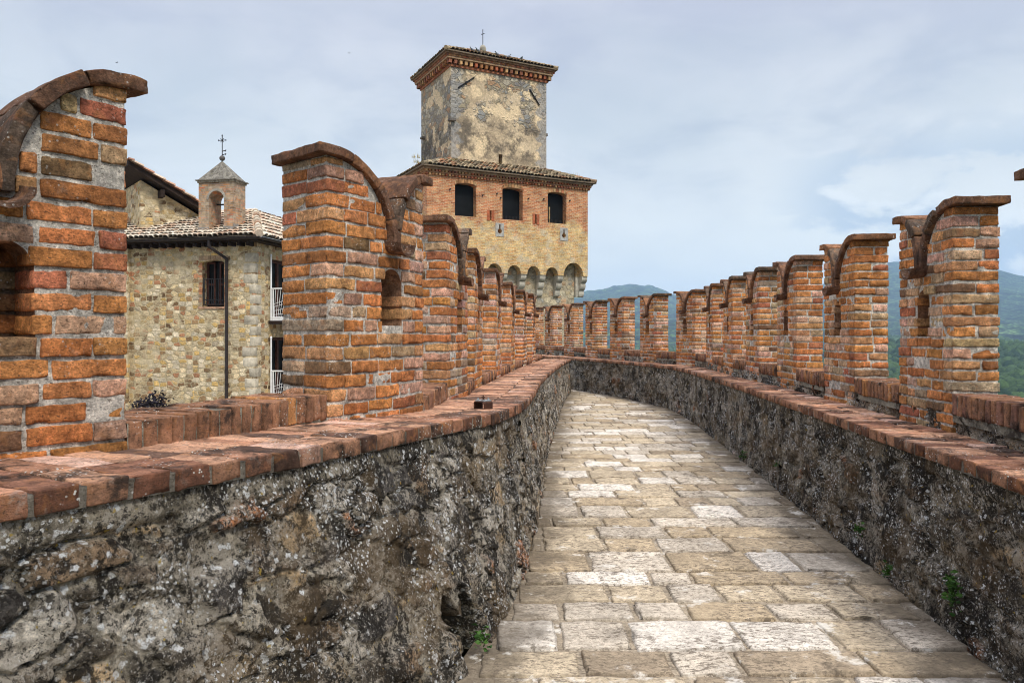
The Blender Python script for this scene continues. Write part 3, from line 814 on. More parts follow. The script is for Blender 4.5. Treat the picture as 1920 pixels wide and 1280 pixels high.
# ------------------------------------------------------------------ walkway
def walkway():
    R = random.Random(4); mb = MB()
    ys = [0.6 + .25 * i for i in range(112)]
    for y0, y1 in zip(ys[:-1], ys[1:]):
        xl = lambda y: (LF(min(y, 20.4)) if y < 20.5 else -2.0) - .12
        for k in range(6):
            f = k / 6; g2 = (k + 1) / 6
            q = []
            for (y, f_) in ((y0, f), (y0, g2), (y1, g2), (y1, f)):
                x = xl(y) + (RF(y) + .12 - xl(y)) * f_
                q.append((x, y, -HF(y) - .008 + .006 * noise.noise(Vector((x * 3, y * 3, 0)))))
            mb.poly(q, (.35, .285, .20, 0))
    y = .9
    while y < 27:
        d = R.choice((.28, .34, .40, .46, .36, .30)) * R.uniform(.92, 1.08)
        if y > 9: d *= .85
        yc = y + d / 2
        x0 = (LF(min(yc, 20.4)) if y < 20.5 else -1.2) - .02; x1 = RF(yc) + .02
        x = x0 - R.uniform(0, .25)
        near = y < 9
        while x < x1:
            w = R.choice((.36, .42, .5, .6, .66, .45, .3)) * R.uniform(.9, 1.15)
            xa, xb = max(x, x0), min(x + w, x1)
            if xb - xa > .09:
                t = R.random(); k = R.uniform(.88, 1.1)
                cc = (.49, .415, .295) if t < .38 else ((.43, .35, .235) if t < .54 else ((.53, .475, .385) if t < .78 else ((.69, .645, .56) if t < .91 else (.33, .27, .19))))
                cc = (cc[0] * k * 1.05, cc[1] * k * 1.0, cc[2] * k * .95, 1)
                gap = R.uniform(.016, .034) if near else .016; tz = R.uniform(-.012, .012); tx = R.uniform(-.01, .01); up = R.uniform(-.004, .006)
                xc = (xa + xb) / 2; sk = R.uniform(-.03, .03)
                brick(mb, (xb - xa - gap, d - gap * R.uniform(.7, 1.3), .05), lambda p: (xc + p[0] + sk * p[1], yc + p[1] + sk * .4 * p[0], -HF(yc + p[1]) - .017 + up + p[2] + tz * p[1] + tx * p[0] + noise.noise(Vector((xc * 2 + p[0] * 2, yc + p[1] * 2, 3))) * .006), cc,
                      (14, 11, 3) if near else (6, 4, 2), .016 if near else .012, .010 if near else .006, 7.5, R.uniform(0, 90), near, .70 if near else .85)
            x += w
        y += d
    # dirt and moss that gathers along the foot of both parapets
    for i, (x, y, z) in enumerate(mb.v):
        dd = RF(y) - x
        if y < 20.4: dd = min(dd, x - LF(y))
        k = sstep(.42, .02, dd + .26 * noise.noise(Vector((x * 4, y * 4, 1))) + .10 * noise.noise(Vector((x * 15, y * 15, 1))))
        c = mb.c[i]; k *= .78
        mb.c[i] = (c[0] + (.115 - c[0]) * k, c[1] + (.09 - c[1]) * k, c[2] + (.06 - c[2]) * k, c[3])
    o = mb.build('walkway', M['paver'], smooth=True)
    tag(o, 'stone paved walkway curving between two low parapets', 'walkway', kind='structure')
walkway()

# ------------------------------------------------------------------ little things on and beside the walls
def bracket():
    y = 5.55; xr = LT(y); x = (906 - 960) / 1400 * y
    r = thing('metal_bracket', 'small rusty steel channel bracket bolted on the brick coping', 'bracket', (x, y, -DL(y) + .003), math.radians(-38)); r.scale = (.82, .82, .78)
    m = MB(); w, d, h, t = .062, .060, .075, .007
    prof = [(-w, 0), (-w, h - .012), (-w + .012, h), (w - .012, h), (w, h - .012), (w, 0), (w - t, 0), (w - t, h - .015), (w - .015, h - t), (-w + .015, h - t), (-w + t, h - .015), (-w + t, 0)]
    m.loft([[(p[0], -d, p[1]) for p in prof], [(p[0], d, p[1]) for p in prof]])
    m.f = m.f[:-2]
    for s in (0, 12):
        for i in range(5):
            a = i; b = i + 1
            m.f.append([s + a, s + b, s + 11 - b, s + 11 - a] if s else [s + 11 - a, s + 11 - b, s + b, s + a])
    m.build('channel', M['rust'], r)
    m = MB(); m.box((-.052, -.052, h + .001), (.052, .052, h + .012)); m.build('plate', M['zinc'], r)
    for sx, sy in ((-.033, -.033), (.033, .033)):
        m = MB(); m.bar((sx, sy, h + .012), (sx, sy, h + .020), .011, n=6); m.bar((sx, sy, h + .020), (sx, sy, h + .034), .006); m.build('bolt', M['zinc'], r)
    m = MB(); m.bar((0, 0, h + .012), (0, 0, h + .052), .006); m.bar((0, 0, h + .030), (0, 0, h + .042), .016, n=6); m.bar((0, 0, h + .012), (0, 0, h + .016), .018)
    m.build('bolt', M['rust'], r)
bracket()

def leaves(mb, c, spread, n, size, R, up=.5):
    for _ in range(n):
        o = Vector((R.gauss(0, spread[0]), R.gauss(0, spread[1]), R.gauss(0, spread[2])))
        p = Vector(c) + o
        d = Vector((R.uniform(-1, 1), R.uniform(-1, 1), R.uniform(-.3, 1) * up)).normalized(); w = d.cross(Vector((R.uniform(-1, 1), R.uniform(-1, 1), R.uniform(-1, 1)))).normalized()
        s = size * R.uniform(.6, 1.3); k = R.random()
        nn = d.cross(w) * s * .12
        mb.poly([p, p + d * s * .45 + w * s * .36 + nn, p + d * s, p + d * s * .45 - w * s * .36 + nn], (k, k, k, 1))

def weed(x, y, z, sp, n, size, label, seed):
    mb = MB(); R = random.Random(seed)
    leaves(mb, (0, 0, 0), sp, n, size, R)
    for _ in range(5): mb.bar((R.gauss(0, .01), R.gauss(0, .01), -sp[2] * 1.2), (R.gauss(0, sp[0]), R.gauss(0, sp[1]), R.uniform(0, sp[2])), .0015, (.2, .2, .2, 1), 4)
    o = mb.build('weed', M['leaf'], None, (x, y, z))
    tag(o, label, 'weed', 'green weeds rooted in the parapet walls')
def wall_weed(u, v, sp, n, size, label, seed):
    # on the valley-side parapet face: solve depth from where the face stands
    k = (u - 960) / 1400
    y = 4.0
    for _ in range(40): y = (RF(y) - .03) / k if abs(k) > 1e-6 else y
    z = -(v - 625) / 1400 * y
    weed(RF(y) - .035, y, z, sp, n, size, label, seed)
wall_weed(1788, 1112, (.012, .02, .055), 70, .032, 'largest trailing green weed low on the dark valley side parapet', 1)
wall_weed(1782, 1085, (.010, .015, .018), 26, .028, 'small green sprig just above the largest weed on the dark parapet', 2)
wall_weed(1663, 1068, (.010, .015, .030), 36, .028, 'upright green weed at the foot of the dark parapet, nearest the largest weed', 3)
wall_weed(1612, 992, (.010, .022, .022), 36, .028, 'green weed in a dark parapet crack between the upright weed and tiny tuft', 4)
wall_weed(1394, 853, (.015, .030, .028), 32, .035, 'farthest green weed at the foot of the dark parapet by the paving', 5)
wall_weed(1458, 870, (.010, .02, .014), 16, .028, 'tiny green tuft on the dark parapet face just this side of the farthest weed', 6)
weed(LF(3.97) - .03, 3.98, -1.62, (.025, .03, .03), 30, .035, 'green weed growing in the dark drain hole of the lichened parapet', 7)

# ------------------------------------------------------------------ roofs of barrel tiles
def roof_tiles(mb, o, xd, ud, rng, length, pitch, course, pal, R, rad=.58, nrm=None):
    xd = Vector(xd).normalized(); ud = Vector(ud).normalized(); nz = xd.cross(ud)
    if nz.z < 0: nz = -nz
    o = Vector(o); nc = int(math.ceil(length / course))
    for j in range(nc):
        u0 = j * course; u1 = min(u0 + course * 1.12, length + .02)
        s0, s1 = rng((u0 + u1) / 2)
        i0, i1 = int(math.floor(s0 / pitch)), int(math.ceil(s1 / pitch))
        for i in range(i0, i1 + 1):
            sc = i * pitch + R.uniform(-.012, .012)
            if sc < s0 - .02 or sc > s1 + .02: continue
            k = R.uniform(.75, 1.2); c = R.choice(pal); c = (c[0] * k, c[1] * k, c[2] * k, 1)
            r0 = pitch * rad; r1 = r0 * .82; b = len(mb.v); lift = R.uniform(.0, .014); jj = R.uniform(-.03, .03)
            for (u, rr, hh) in ((u0 + jj, r0, .035 + lift), (u1, r1, .006)):
                for q in range(7):
                    a = math.pi * q / 6
                    p = o + xd * (sc - rr * math.cos(a)) + ud * u + nz * (rr * .75 * math.sin(a) + hh)
                    mb.vert(p, c)
            for q in range(6): mb.f.append([b + q, b + q + 1, b + 7 + q + 1, b + 7 + q])
            # thickness of the lower lip
            b2 = len(mb.v)
            for q in range(7):
                a = math.pi * q / 6; rr = r0 * .82
                mb.vert(o + xd * (sc - rr * math.cos(a)) + ud * (u0 + jj) + nz * (rr * .75 * math.sin(a) + .035 + lift), tuple(x * .8 for x in c[:3]) + (1,))
            for q in range(6): mb.f.append([b2 + q, b2 + q + 1, b + q + 1, b + q])

TP = [(.36, .27, .16), (.30, .20, .12), (.24, .19, .12), (.40, .32, .20), (.33, .17, .09), (.20, .165, .11)]
HP = [(.56, .44, .32), (.60, .50, .38), (.50, .36, .25), (.62, .54, .42), (.46, .30, .20), (.54, .47, .36)]

# ------------------------------------------------------------------ tower
tw = thing('stone_tower', 'tall square stone and brick tower with two tiled roofs at the far end of walkway', 'tower', (-4.11, 36.0, -12), math.atan2(.456, .89))
ZT = 12.0                          # tower local z = eye z + 12

def panel(mb, poly, holes, y0, y1, c=(.5, .5, .5, 1), ax='x', off=0.0, zoff=0.0):
    """vertical slab with openings, built by bmesh triangle fill; poly/holes in (a, z)"""
    import bmesh
    bm = bmesh.new(); edges = []
    for lp_ in [poly] + holes:
        vs = [bm.verts.new((p[0], 0, p[1])) for p in lp_]
        for i in range(len(vs)): edges.append(bm.edges.new((vs[i], vs[(i + 1) % len(vs)])))
    bmesh.ops.triangle_fill(bm, edges=edges, use_beauty=True, use_dissolve=False)
    bm.verts.index_update()
    pts = [(v.co.x, v.co.z) for v in bm.verts]
    T = (lambda a, y, z: (a, y, z + zoff)) if ax == 'x' else (lambda a, y, z: (y, a, z + zoff))
    for y in (y0, y1):
        b = len(mb.v)
        for p in pts: mb.vert(T(p[0], y, p[1]), c)
        for f in bm.faces: mb.f.append([b + v.index for v in f.verts])
    for lp_ in [poly] + holes:
        for p, q in zip(lp_, lp_[1:] + lp_[:1]):
            mb.poly([T(p[0], y0, p[1]), T(q[0], y0, q[1]), T(q[0], y1, q[1]), T(p[0], y1, p[1])], c)
    bm.free()

def arch(a0, a1, z0, zs, rise, n=8):
    """opening outline with an arched head"""
    pts = [(a0, z0), (a1, z0), (a1, zs)]
    m = (a0 + a1) / 2; h = (a1 - a0) / 2
    for i in range(1, n): t = math.pi * i / n; pts.append((m + h * math.cos(t), zs + rise * math.sin(t)))
    pts.append((a0, zs)); return pts

def tower():
    R = random.Random(77)
    W, D = 9.2, 7.0
    wins = [(1.47, 2.62), (4.07, 5.24), (6.72, 7.86)]
    holes = [arch(a, b, 5.79, 7.28, .14) for a, b in wins]
    for a in (3.41, 6.01): holes.append([(a - .045, 5.68), (a + .045, 5.68), (a + .045, 6.18), (a - .045, 6.18)])
    for a in (3.92, 7.70):
        k = [(a - .035, 5.27), (a - .035, 5.52), (a + .035, 5.52), (a + .035, 5.27)]
        holes.append([(a + .12 * math.cos(t), 5.17 + .12 * math.sin(t)) for t in [math.pi * (.62 + 1.76 * i / 12) for i in range(13)]] + [(a + .035, 5.52), (a - .035, 5.52)][0:2])
    # front wall with scalloped foot over the brackets
    arches = [(.10, .72), (.97, 1.77), (2.10, 2.92), (3.22, 4.06), (4.37, 5.14), (5.50, 6.27), (6.62, 7.35), (7.69, 8.93)]
    foot = [(0, 3.05)]
    for a0, a1 in arches:
        m, h = (a0 + a1) / 2, (a1 - a0) / 2
        foot.append((a0, 3.05))
        for i in range(1, 10): t = math.pi * (1 - i / 10); foot.append((m + h * math.cos(t), 3.05 + min(h, .62) * 1.15 * math.sin(t)))
        foot.append((a1, 3.05))
    foot.append((W, 3.05))
    mb = MB(); front = foot + [(W, 8.0), (0, 8.0)]
    panel(mb, front, holes, 0, .45, zoff=ZT)
    mb.build('brick_storey', M['tbrick'], tw)
    mb = MB(); sd = [(.45, 3.05)]
    for i in range(5):
        a0 = .75 + i * 1.22; a1 = a0 + .85; m, h = (a0 + a1) / 2, .425
        sd.append((a0, 3.05))
        for q in range(1, 8): t = math.pi * (1 - q / 8); sd.append((m + h * math.cos(t), 3.05 + .5 * math.sin(t)))
        sd.append((a1, 3.05))
    sd += [(D, 3.05), (D, 8.0), (.45, 8.0)]
    panel(mb, sd, [], 0, .45, ax='y', zoff=ZT); panel(mb, sd, [], W - .45, W, ax='y', zoff=ZT)
    mb.box((.45, D - .45, 3.05 + ZT), (W - .45, D - .002, 8.0 + ZT))
    mb.build('side_wall', M['tbrick'], tw)
    mb = MB(); mb.box((.46, .46, 7.9 + ZT), (W - .46, D - .46, 7.95 + ZT)); mb.box((.46, .46, 5.0 + ZT), (W - .46, D - .46, 5.05 + ZT)); mb.build('floor', M['soffit'], tw)
    # lower shaft
    mb = MB(); mb.box((.52, .55, 0), (W - .52, D - .5, 4.6 + ZT)); mb.build('shaft', M['tstone'], tw)
    # brackets: three rounded stones each
    cs = [(a[1] + b[0]) / 2 for a, b in zip(arches[:-1], arches[1:])] + [W - .17, .06 + .0]
    def corbel(name, x, w, y_in, ax='x'):
        m = MB()
        for k, (pr, z0, z1) in enumerate(((.52, 2.68, 3.048), (.37, 2.32, 2.677), (.20, 1.96, 2.317))):
            prof = [(y_in, z1), (y_in - pr, z1)]
            h = z1 - z0
            for i in range(1, 8): t = math.pi / 2 * i / 7; prof.append((y_in - pr + pr * .55 * (1 - math.cos(t)) , z1 - h * .25 - h * .75 * math.sin(t)))
            prof.append((y_in, z0))
            kk = R.uniform(.85, 1.1); c = (.50 * kk, .455 * kk, .36 * kk, 1)
            ww = w * R.uniform(.93, 1.0)
            if ax == 'x': m.loft([[(x - ww / 2, p[0], p[1] + ZT) for p in prof], [(x + ww / 2, p[0], p[1] + ZT) for p in prof]], c)
            else: m.loft([[(x + (y_in - p[0]), y - ww / 2, p[1] + ZT) for p in prof] for y in (0,)] * 2, c)
        return m.build(name, M['corbel'], tw)
    for x in cs: corbel('corbel', x, .34, .56)
    for i in range(5):
        for (xw, sgn) in ((.53, -1), (W - .53, 1)):
            m = MB(); y = .55 + i * 1.22
            for (pr, z0, z1) in ((.52, 2.68, 3.047), (.37, 2.32, 2.677), (.20, 1.96, 2.317)):
                h = z1 - z0; prof = [(0, z1), (pr, z1)] + [(pr - pr * .55 * (1 - math.cos(math.pi / 2 * q / 7)), z1 - h * .25 - h * .75 * math.sin(math.pi / 2 * q / 7)) for q in range(1, 8)] + [(0, z0)]
                kk = R.uniform(.85, 1.1)
                m.loft([[(xw + sgn * p[0], yy, p[1] + ZT) for p in prof] for yy in (y - .16, y + .16)], (.50 * kk, .455 * kk, .36 * kk, 1))
            m.build('corbel', M['corbel'], tw)
    # window panes, brick heads, bird spikes
    for k, (a, b) in enumerate(wins):
        mb = MB(); mb.box((a - .05, .38, 5.70 + ZT), (b + .05, .42, 7.5 + ZT)); w = mb.build('window_pane', M['glass'], tw)
        if k:
            m = MB(); n = 14
            for i in range(n): x = a + .05 + (b - a - .1) * i / (n - 1); m.bar((x, .12, 5.79 + ZT), (x, .12, 6.0 + ZT), .012, n=4)
            m.build('bird_spikes', M['gutter'], w)
        if k == 2:
            m = MB(); m.box((a + .17, .16, 5.80 + ZT), (a + .23, .21, 6.65 + ZT), (.36, .25, .12, 1)); m.build('post', M['cornice'], w)
        m = MB(); n = 11; mid = (a + b) / 2; h = (b - a) / 2 + .02
        for i in range(n):
            t0, t1 = math.pi * (i + .06) / n, math.pi * (i + .94) / n
            kk = R.uniform(.75, 1.2); c = R.choice(((.42, .22, .10), (.45, .28, .14), (.36, .14, .07))); c = tuple(q * kk for q in c) + (1,)
            pr = []
            for (t, e_) in ((t0, 0), (t1, 0), (t1, .2), (t0, .2)):
                pr.append((mid + (h) * math.cos(t) * (1 + e_ * .2), 7.29 + .14 * math.sin(t) + e_ * (.35 + .65 * math.sin(t))))
            m.loft([[(p[0], -.025, p[1] + ZT) for p in pr], [(p[0], .0, p[1] + ZT) for p in pr]], c)
        m.build('brick_head', M['cornice'], tw)
    for a in (3.41, 6.01):
        m = MB()
        for s in (-1, 1): m.box((a + (.05 if s > 0 else -.20), -.02, 5.66 + ZT), (a + (.20 if s > 0 else -.05), .0, 6.2 + ZT), (.40, .12, .055, 1))
        m.build('slit_frame', M['cornice'], tw)
    for a in (3.92, 7.70):
        m = MB(); pl = [(a - .24, 4.90), (a + .24, 4.90), (a + .24, 5.58), (a - .24, 5.58)]
        hole = [(a + .12 * math.cos(t), 5.17 + .12 * math.sin(t)) for t in [math.pi * (.62 + 1.76 * i / 12) for i in range(13)]] + [(a + .035, 5.52), (a - .035, 5.52)]
        panel(m, pl, [hole], -.02, -.001, (.42, .40, .35, 1), zoff=ZT); m.build('keyhole_stone', M['greystone'], tw)
    # iron studs on the front
    for (a, z) in ((1.20, 7.05), (2.95, 6.9), (3.75, 7.05), (3.95, 6.85), (5.55, 6.95), (6.45, 7.0), (8.05, 7.05)):
        m = MB(); m.bar((a, -.10, z + ZT), (a, .02, z + ZT), .035, n=6); m.build('iron_stud', M['iron'], tw)
    # upper block with slit
    a0, a1, b0, b1 = 1.79, 7.40, 1.33, 5.63
    mb = MB(); k = 4.62
    panel(mb, [(a0, 7.9), (a1, 7.9), (a1, 13.62), (a0, 13.62)], [[(k - .11, 8.78), (k + .11, 8.78), (k + .11, 9.42), (k - .11, 9.42)]], b0, b0 + .5, zoff=ZT)
    mb.box((a0, b0 + .5, 7.9 + ZT), (a0 + .5, b1, 13.62 + ZT)); mb.box((a1 - .5, b0 + .5, 7.9 + ZT), (a1, b1, 13.62 + ZT)); mb.box((a0 + .5, b1 - .5, 7.9 + ZT), (a1 - .5, b1, 13.62 + ZT))
    mb.build('upper_block', M['tplaster'], tw)
    mb = MB(); mb.box((k - .2, b0 + .42, 8.6 + ZT), (k + .2, b0 + .46, 9.6 + ZT)); mb.build('window_pane', M['glass'], tw)
    # tie bars and projecting stones
    for (p, q) in (((2.20, 12.55), (3.10, 13.22)), ((6.35, 13.08), (6.95, 12.3))):
        m = MB(); m.bar((p[0], b0 - .04, p[1] + ZT), (q[0], b0 - .04, q[1] + ZT), .032, n=6); mm = ((p[0] + q[0]) / 2, (p[1] + q[1]) / 2); m.bar((mm[0], b0 - .07, mm[1] + ZT), (mm[0], b0 + .02, mm[1] + ZT), .06, n=8); m.build('tie_bar', M['iron'], tw)
    for lo, hi in (((a0 - .12, b0 - .22, 10.78), (a0 + .22, b0 + .1, 10.92)), ((a1 - .1, b0 + .2, 10.78), (a1 + .22, b0 + .55, 10.92)), ((a0 - .22, b1 - .7, 10.72), (a0 + .1, b1 - .4, 10.86))):
        m = MB(); brick(m, (hi[0] - lo[0], hi[1] - lo[1], hi[2] - lo[2]), lambda p: ((lo[0] + hi[0]) / 2 + p[0], (lo[1] + hi[1]) / 2 + p[1], (lo[2] + hi[2]) / 2 + p[2] + ZT), (.16, .14, .12, 1), (4, 4, 3), .03, .02, 5, R.random() * 9)
        m.build('projecting_stone', M['greystone'], tw)
    # cornices: bands of brick and rows of dentils
    def ring(m, a0, a1, b0, b1, pr, z0, z1, c):
        w = .3
        for (lo, hi) in (((a0 - pr, b0 - pr), (a1 + pr, b0 + w)), ((a0 - pr, b1 - w), (a1 + pr, b1 + pr)), ((a0 - pr, b0 + w), (a0 + w, b1 - w)), ((a1 - w, b0 + w), (a1 + pr, b1 - w))):
            m.box((*lo, z0 + ZT), (*hi, z1 + ZT), c)
    def dents(m, a0, a1, b0, b1, pr, z0, z1, pitch, w, cols):
        for (p, q, ax) in ((a0, a1, 0), (b0, b1, 1)):
            n = int((q - p + 2 * pr * .4) / pitch)
            for side in (0, 1):
                for i in range(n + 1):
                    u = p - pr * .4 + (q - p + pr * .8) * i / n; kk = R.uniform(.75, 1.2); c = R.choice(cols); c = tuple(x * kk for x in c) + (1,)
                    if ax == 0:
                        lo, hi = ((u - w / 2, b0 - pr), (u + w / 2, b0)) if side == 0 else ((u - w / 2, b1), (u + w / 2, b1 + pr))
                    else:
                        lo, hi = ((a0 - pr, u - w / 2), (a0, u + w / 2)) if side == 0 else ((a1, u - w / 2), (a1 + pr, u + w / 2))
                    m.box((*lo, z0 + ZT), (*hi, z1 + ZT), c)
    dc = [(.42, .19, .08), (.38, .12, .06), (.44, .26, .12), (.30, .12, .07)]
    mb = MB(); ring(mb, a0, a1, b0, b1, .06, 13.58, 13.70, (.38, .15, .08, 1)); dents(mb, a0, a1, b0, b1, .22, 13.702, 13.92, .285, .15, dc)
    ring(mb, a0, a1, b0, b1, .27, 13.922, 14.02, (.40, .26, .15, 1)); ring(mb, a0, a1, b0, b1, .30, 14.022, 14.12, (.36, .15, .08, 1)); ring(mb, a0, a1, b0, b1, .37, 14.122, 14.21, (.30, .17, .10, 1))
    for i in range(46):
        u = a0 - .29 + (a1 - a0 + .58) * i / 45; kk = R.uniform(.6, 1.3); c = tuple(x * kk for x in R.choice(dc)) + (1,)
        mb.box((u - .055, b0 - .306, 14.03 + ZT), (u + .055, b0 - .28, 14.11 + ZT), c)
    mb.build('upper_cornice', M['cornice'], tw)
    mb = MB(); dents(mb, 0, W, 0, D, .10, 7.68, 7.77, .17, .10, dc); ring(mb, 0, W, 0, D, .11, 7.772, 7.83, (.40, .22, .12, 1)); dents(mb, 0, W, 0, D, .17, 7.832, 7.92, .17, .10, dc); ring(mb, 0, W, 0, D, .2, 7.922, 8.01, (.36, .23, .14, 1))
    mb.build('lower_cornice', M['cornice'], tw)
    # roofs
    def hip(name, a0, a1, b0, b1, ov, z0, top, pal, cap=True):
        m = MB(); A0, A1, B0, B1 = a0 - ov, a1 + ov, b0 - ov, b1 + ov
        (t0, t1, s0, s1, zt) = top
        base = [(A0, B0, z0), (A1, B0, z0), (A1, B1, z0), (A0, B1, z0)]; up = [(t0, s0, zt), (t1, s0, zt), (t1, s1, zt), (t0, s1, zt)]
        L = lambda p: (p[0], p[1], p[2] + ZT)
        for i in range(4):
            j = (i + 1) % 4
            p, q, r_, s_ = Vector(L(base[i])), Vector(L(base[j])), Vector(L(up[j])), Vector(L(up[i]))
            m.poly([p, q, r_, s_], (.14, .11, .075, 1)); d = Vector((0, 0, -.06))
            m.poly([p + d, q + d, q, p], (.2, .15, .1, 1))
            xd = (q - p).normalized(); md = (r_ + s_) / 2 - (p + q) / 2; ud = md - xd * md.dot(xd); ln = ud.length
            wl, il, ir = (q - p).length, (s_ - p).dot(xd), (r_ - p).dot(xd)
            roof_tiles(m, p, xd, ud, lambda u: (max(0, il * u / ln) + .05, wl - (wl - ir) * u / ln - .05), ln, .205, .36, pal, R)
        m.poly([L(p) for p in ((A0, B0, z0 - .06), (A0, B1, z0 - .06), (A1, B1, z0 - .06), (A1, B0, z0 - .06))], (.2, .14, .09, 1))
        if zt > 12:
            m.poly([L(p) for p in up], (.2, .15, .1, 1))
        # ridge tiles along the hips
        for i in range(4):
            p, q = Vector(L(base[i])), Vector(L(up[i])); n = max(2, int((q - p).length / .36))
            for k in range(n):
                c = R.choice(pal); kk = R.uniform(.8, 1.15); m.bar(p.lerp(q, k / n) + Vector((0, 0, .05)), p.lerp(q, (k + 1.08) / n) + Vector((0, 0, .04)), .11, tuple(x * kk for x in c) + (1,), 8, .09)
        return m.build(name, M['tile'], tw)
    cx, cy = (a0 + a1) / 2, (b0 + b1) / 2
    hip('skirt_roof', 0, W, 0, D, .34, 8.08, (a0, a1, b0, b1, 8.82), TP)
    rf = hip('pyramid_roof', a0, a1, b0, b1, .46, 14.27, (cx - .05, cx + .05, cy - .05, cy + .05, 15.42), TP)
    m = MB(); m.bar((cx, cy, 15.3 + ZT), (cx, cy, 15.45 + ZT), .17, (.33, .31, .26, 1), 12); m.ball((cx, cy, 15.66 + ZT), (.185, .185, .24), (.36, .33, .26, 1), 10, 14); m.build('finial', M['greystone'], rf, smooth=True)
    m = MB(); m.bar((cx, cy, 15.85 + ZT), (cx, cy, 16.75 + ZT), .022); m.bar((cx - .13, cy - .1, 16.42 + ZT), (cx + .13, cy + .1, 16.58 + ZT), .022); m.build('cross', M['iron'], rf)
tower()
twm = tw.matrix_basis.copy()
def tw_pt(a, b, z): return twm @ Vector((a, b, z + ZT))

# dry grass on the tower skirt roof
mb = MB(); R = random.Random(5)
for (a, b, n, hh) in ((.3, .05, 26, .22), (1.2, .5, 20, .25), (1.75, .9, 34, .33), (2.4, .8, 22, .25), (3.1, 1.1, 14, .2), (8.6, .3, 30, .40), (8.2, .6, 14, .25), (5.2, .9, 10, .2), (-.1, 1.2, 20, .25), (.4, 2.4, 16, .22)):
    for _ in range(n):
        z = 8.12 + .47 * max(0, min(b, 1.3))
        p = tw_pt(a + R.gauss(0, .16), b + R.gauss(0, .1), z); d = Vector((R.gauss(0, .25), R.gauss(0, .25), 1)).normalized(); h = hh * R.uniform(.5, 1.2); w = Vector((.012, .004, 0)); k = R.random()
        mb.poly([p - w, p + w, p + d * h], (k, k, k, 1))
tag(mb.build('roof_grass', M['straw']), 'tufts of dry yellow grass sprouting along the lower tower roof', 'grass', kind='stuff')

# ------------------------------------------------------------------ pigeons on the upper eaves, birds in the sky
def pigeon(a, b, z, yaw, pitchd, tone, label):
    m = MB()
    # (along body, height, half width, half height)
    sp = [(-.20, .045, .020, .006), (-.14, .066, .032, .012), (-.08, .088, .052, .045), (-.01, .11, .070, .066), (.06, .125, .066, .064), (.105, .16, .045, .048), (.120, .205, .031, .034), (.130, .235, .030, .030), (.152, .238, .020, .018), (.168, .232, .008, .007), (.186, .226, .003, .003)]
    if tone > 1.5: sp = [(x * .8, h if i < 5 else .12 + (h - .12) * .55, w * 1.12, q * 1.1) for i, (x, h, w, q) in enumerate(sp)]
    rings = []; cols = []
    for i, (x, h, w, q) in enumerate(sp):
        rings.append([(x, w * math.cos(2 * math.pi * k / 10), h + q * math.sin(2 * math.pi * k / 10)) for k in range(10)])
        k = min(tone, 1.2); cols.append(((.06, .065, .075, 1) if i < 2 else ((.17 * k, .18 * k, .20 * k, 1) if i < 5 else (.045, .065, .06, 1))))
    m.loft(rings, cols=cols)
    for s in (-1, 1): m.bar((.0, .022 * s, .06), (.01, .025 * s, -.01), .005, (.3, .08, .06, 1), 5)
    p = tw_pt(a, b, z)
    o = m.build('pigeon', M['feather'], None, p, math.atan2(.456, .89) + yaw, smooth=True)
    o.scale = (.95, .95, .95)
    tag(o, label, 'pigeon', 'pigeons perched on the tower eaves')
ez = 14.47
pigeon(2.96, 1.20, ez, math.pi, 0, 1.0, 'smallest grey pigeon, leftmost of those on the top tower eaves')
pigeon(3.25, 1.15, ez, math.pi, 0, 1.0, 'upright pigeon on the eaves just left of the round stone finial')
pigeon(4.36, 1.15, ez, math.pi, 0, 1.1, 'grey pigeon on the eaves just right of the round stone finial')
pigeon(4.98, 1.15, ez - .02, 0, 0, 1.15, 'pale pigeon facing right, middle of the eaves right of the finial')
pigeon(5.75, 1.15, ez, -1.4, 0, 1.8, 'hunched round pigeon alone near the right end of the top eaves')
def flyer(u, v, y, s, rz, label):
    m = MB()
    m.loft([[(x, w * math.cos(2 * math.pi * k / 8), w * math.sin(2 * math.pi * k / 8)) for k in range(8)] for x, w in ((-.10, .004), (-.05, .014), (.0, .02), (.05, .017), (.08, .005))], (.03, .03, .035, 1))
    for q in (-1, 1):
        for z in (.0, -.004): m.poly([(.03, 0, z), (.02, .10 * q, .05 + z), (-.06, .21 * q, .03 + z), (-.02, .09 * q, .03 + z), (-.03, 0, z)], (.03, .03, .035, 1))
    o = m.build('flying_bird', M['feather'], None, ((u - 960) / 1400 * y, y, -(v - 625) / 1400 * y), rz)
    o.scale = (s, s, s); tag(o, label, 'bird', 'birds flying in the sky')
flyer(219, 118, 60, 1.1, .8, 'tiny dark bird in the sky above the nearest merlon')
flyer(655, 100, 60, 1.1, 2.2, 'tiny dark bird in the sky left of the tower top')

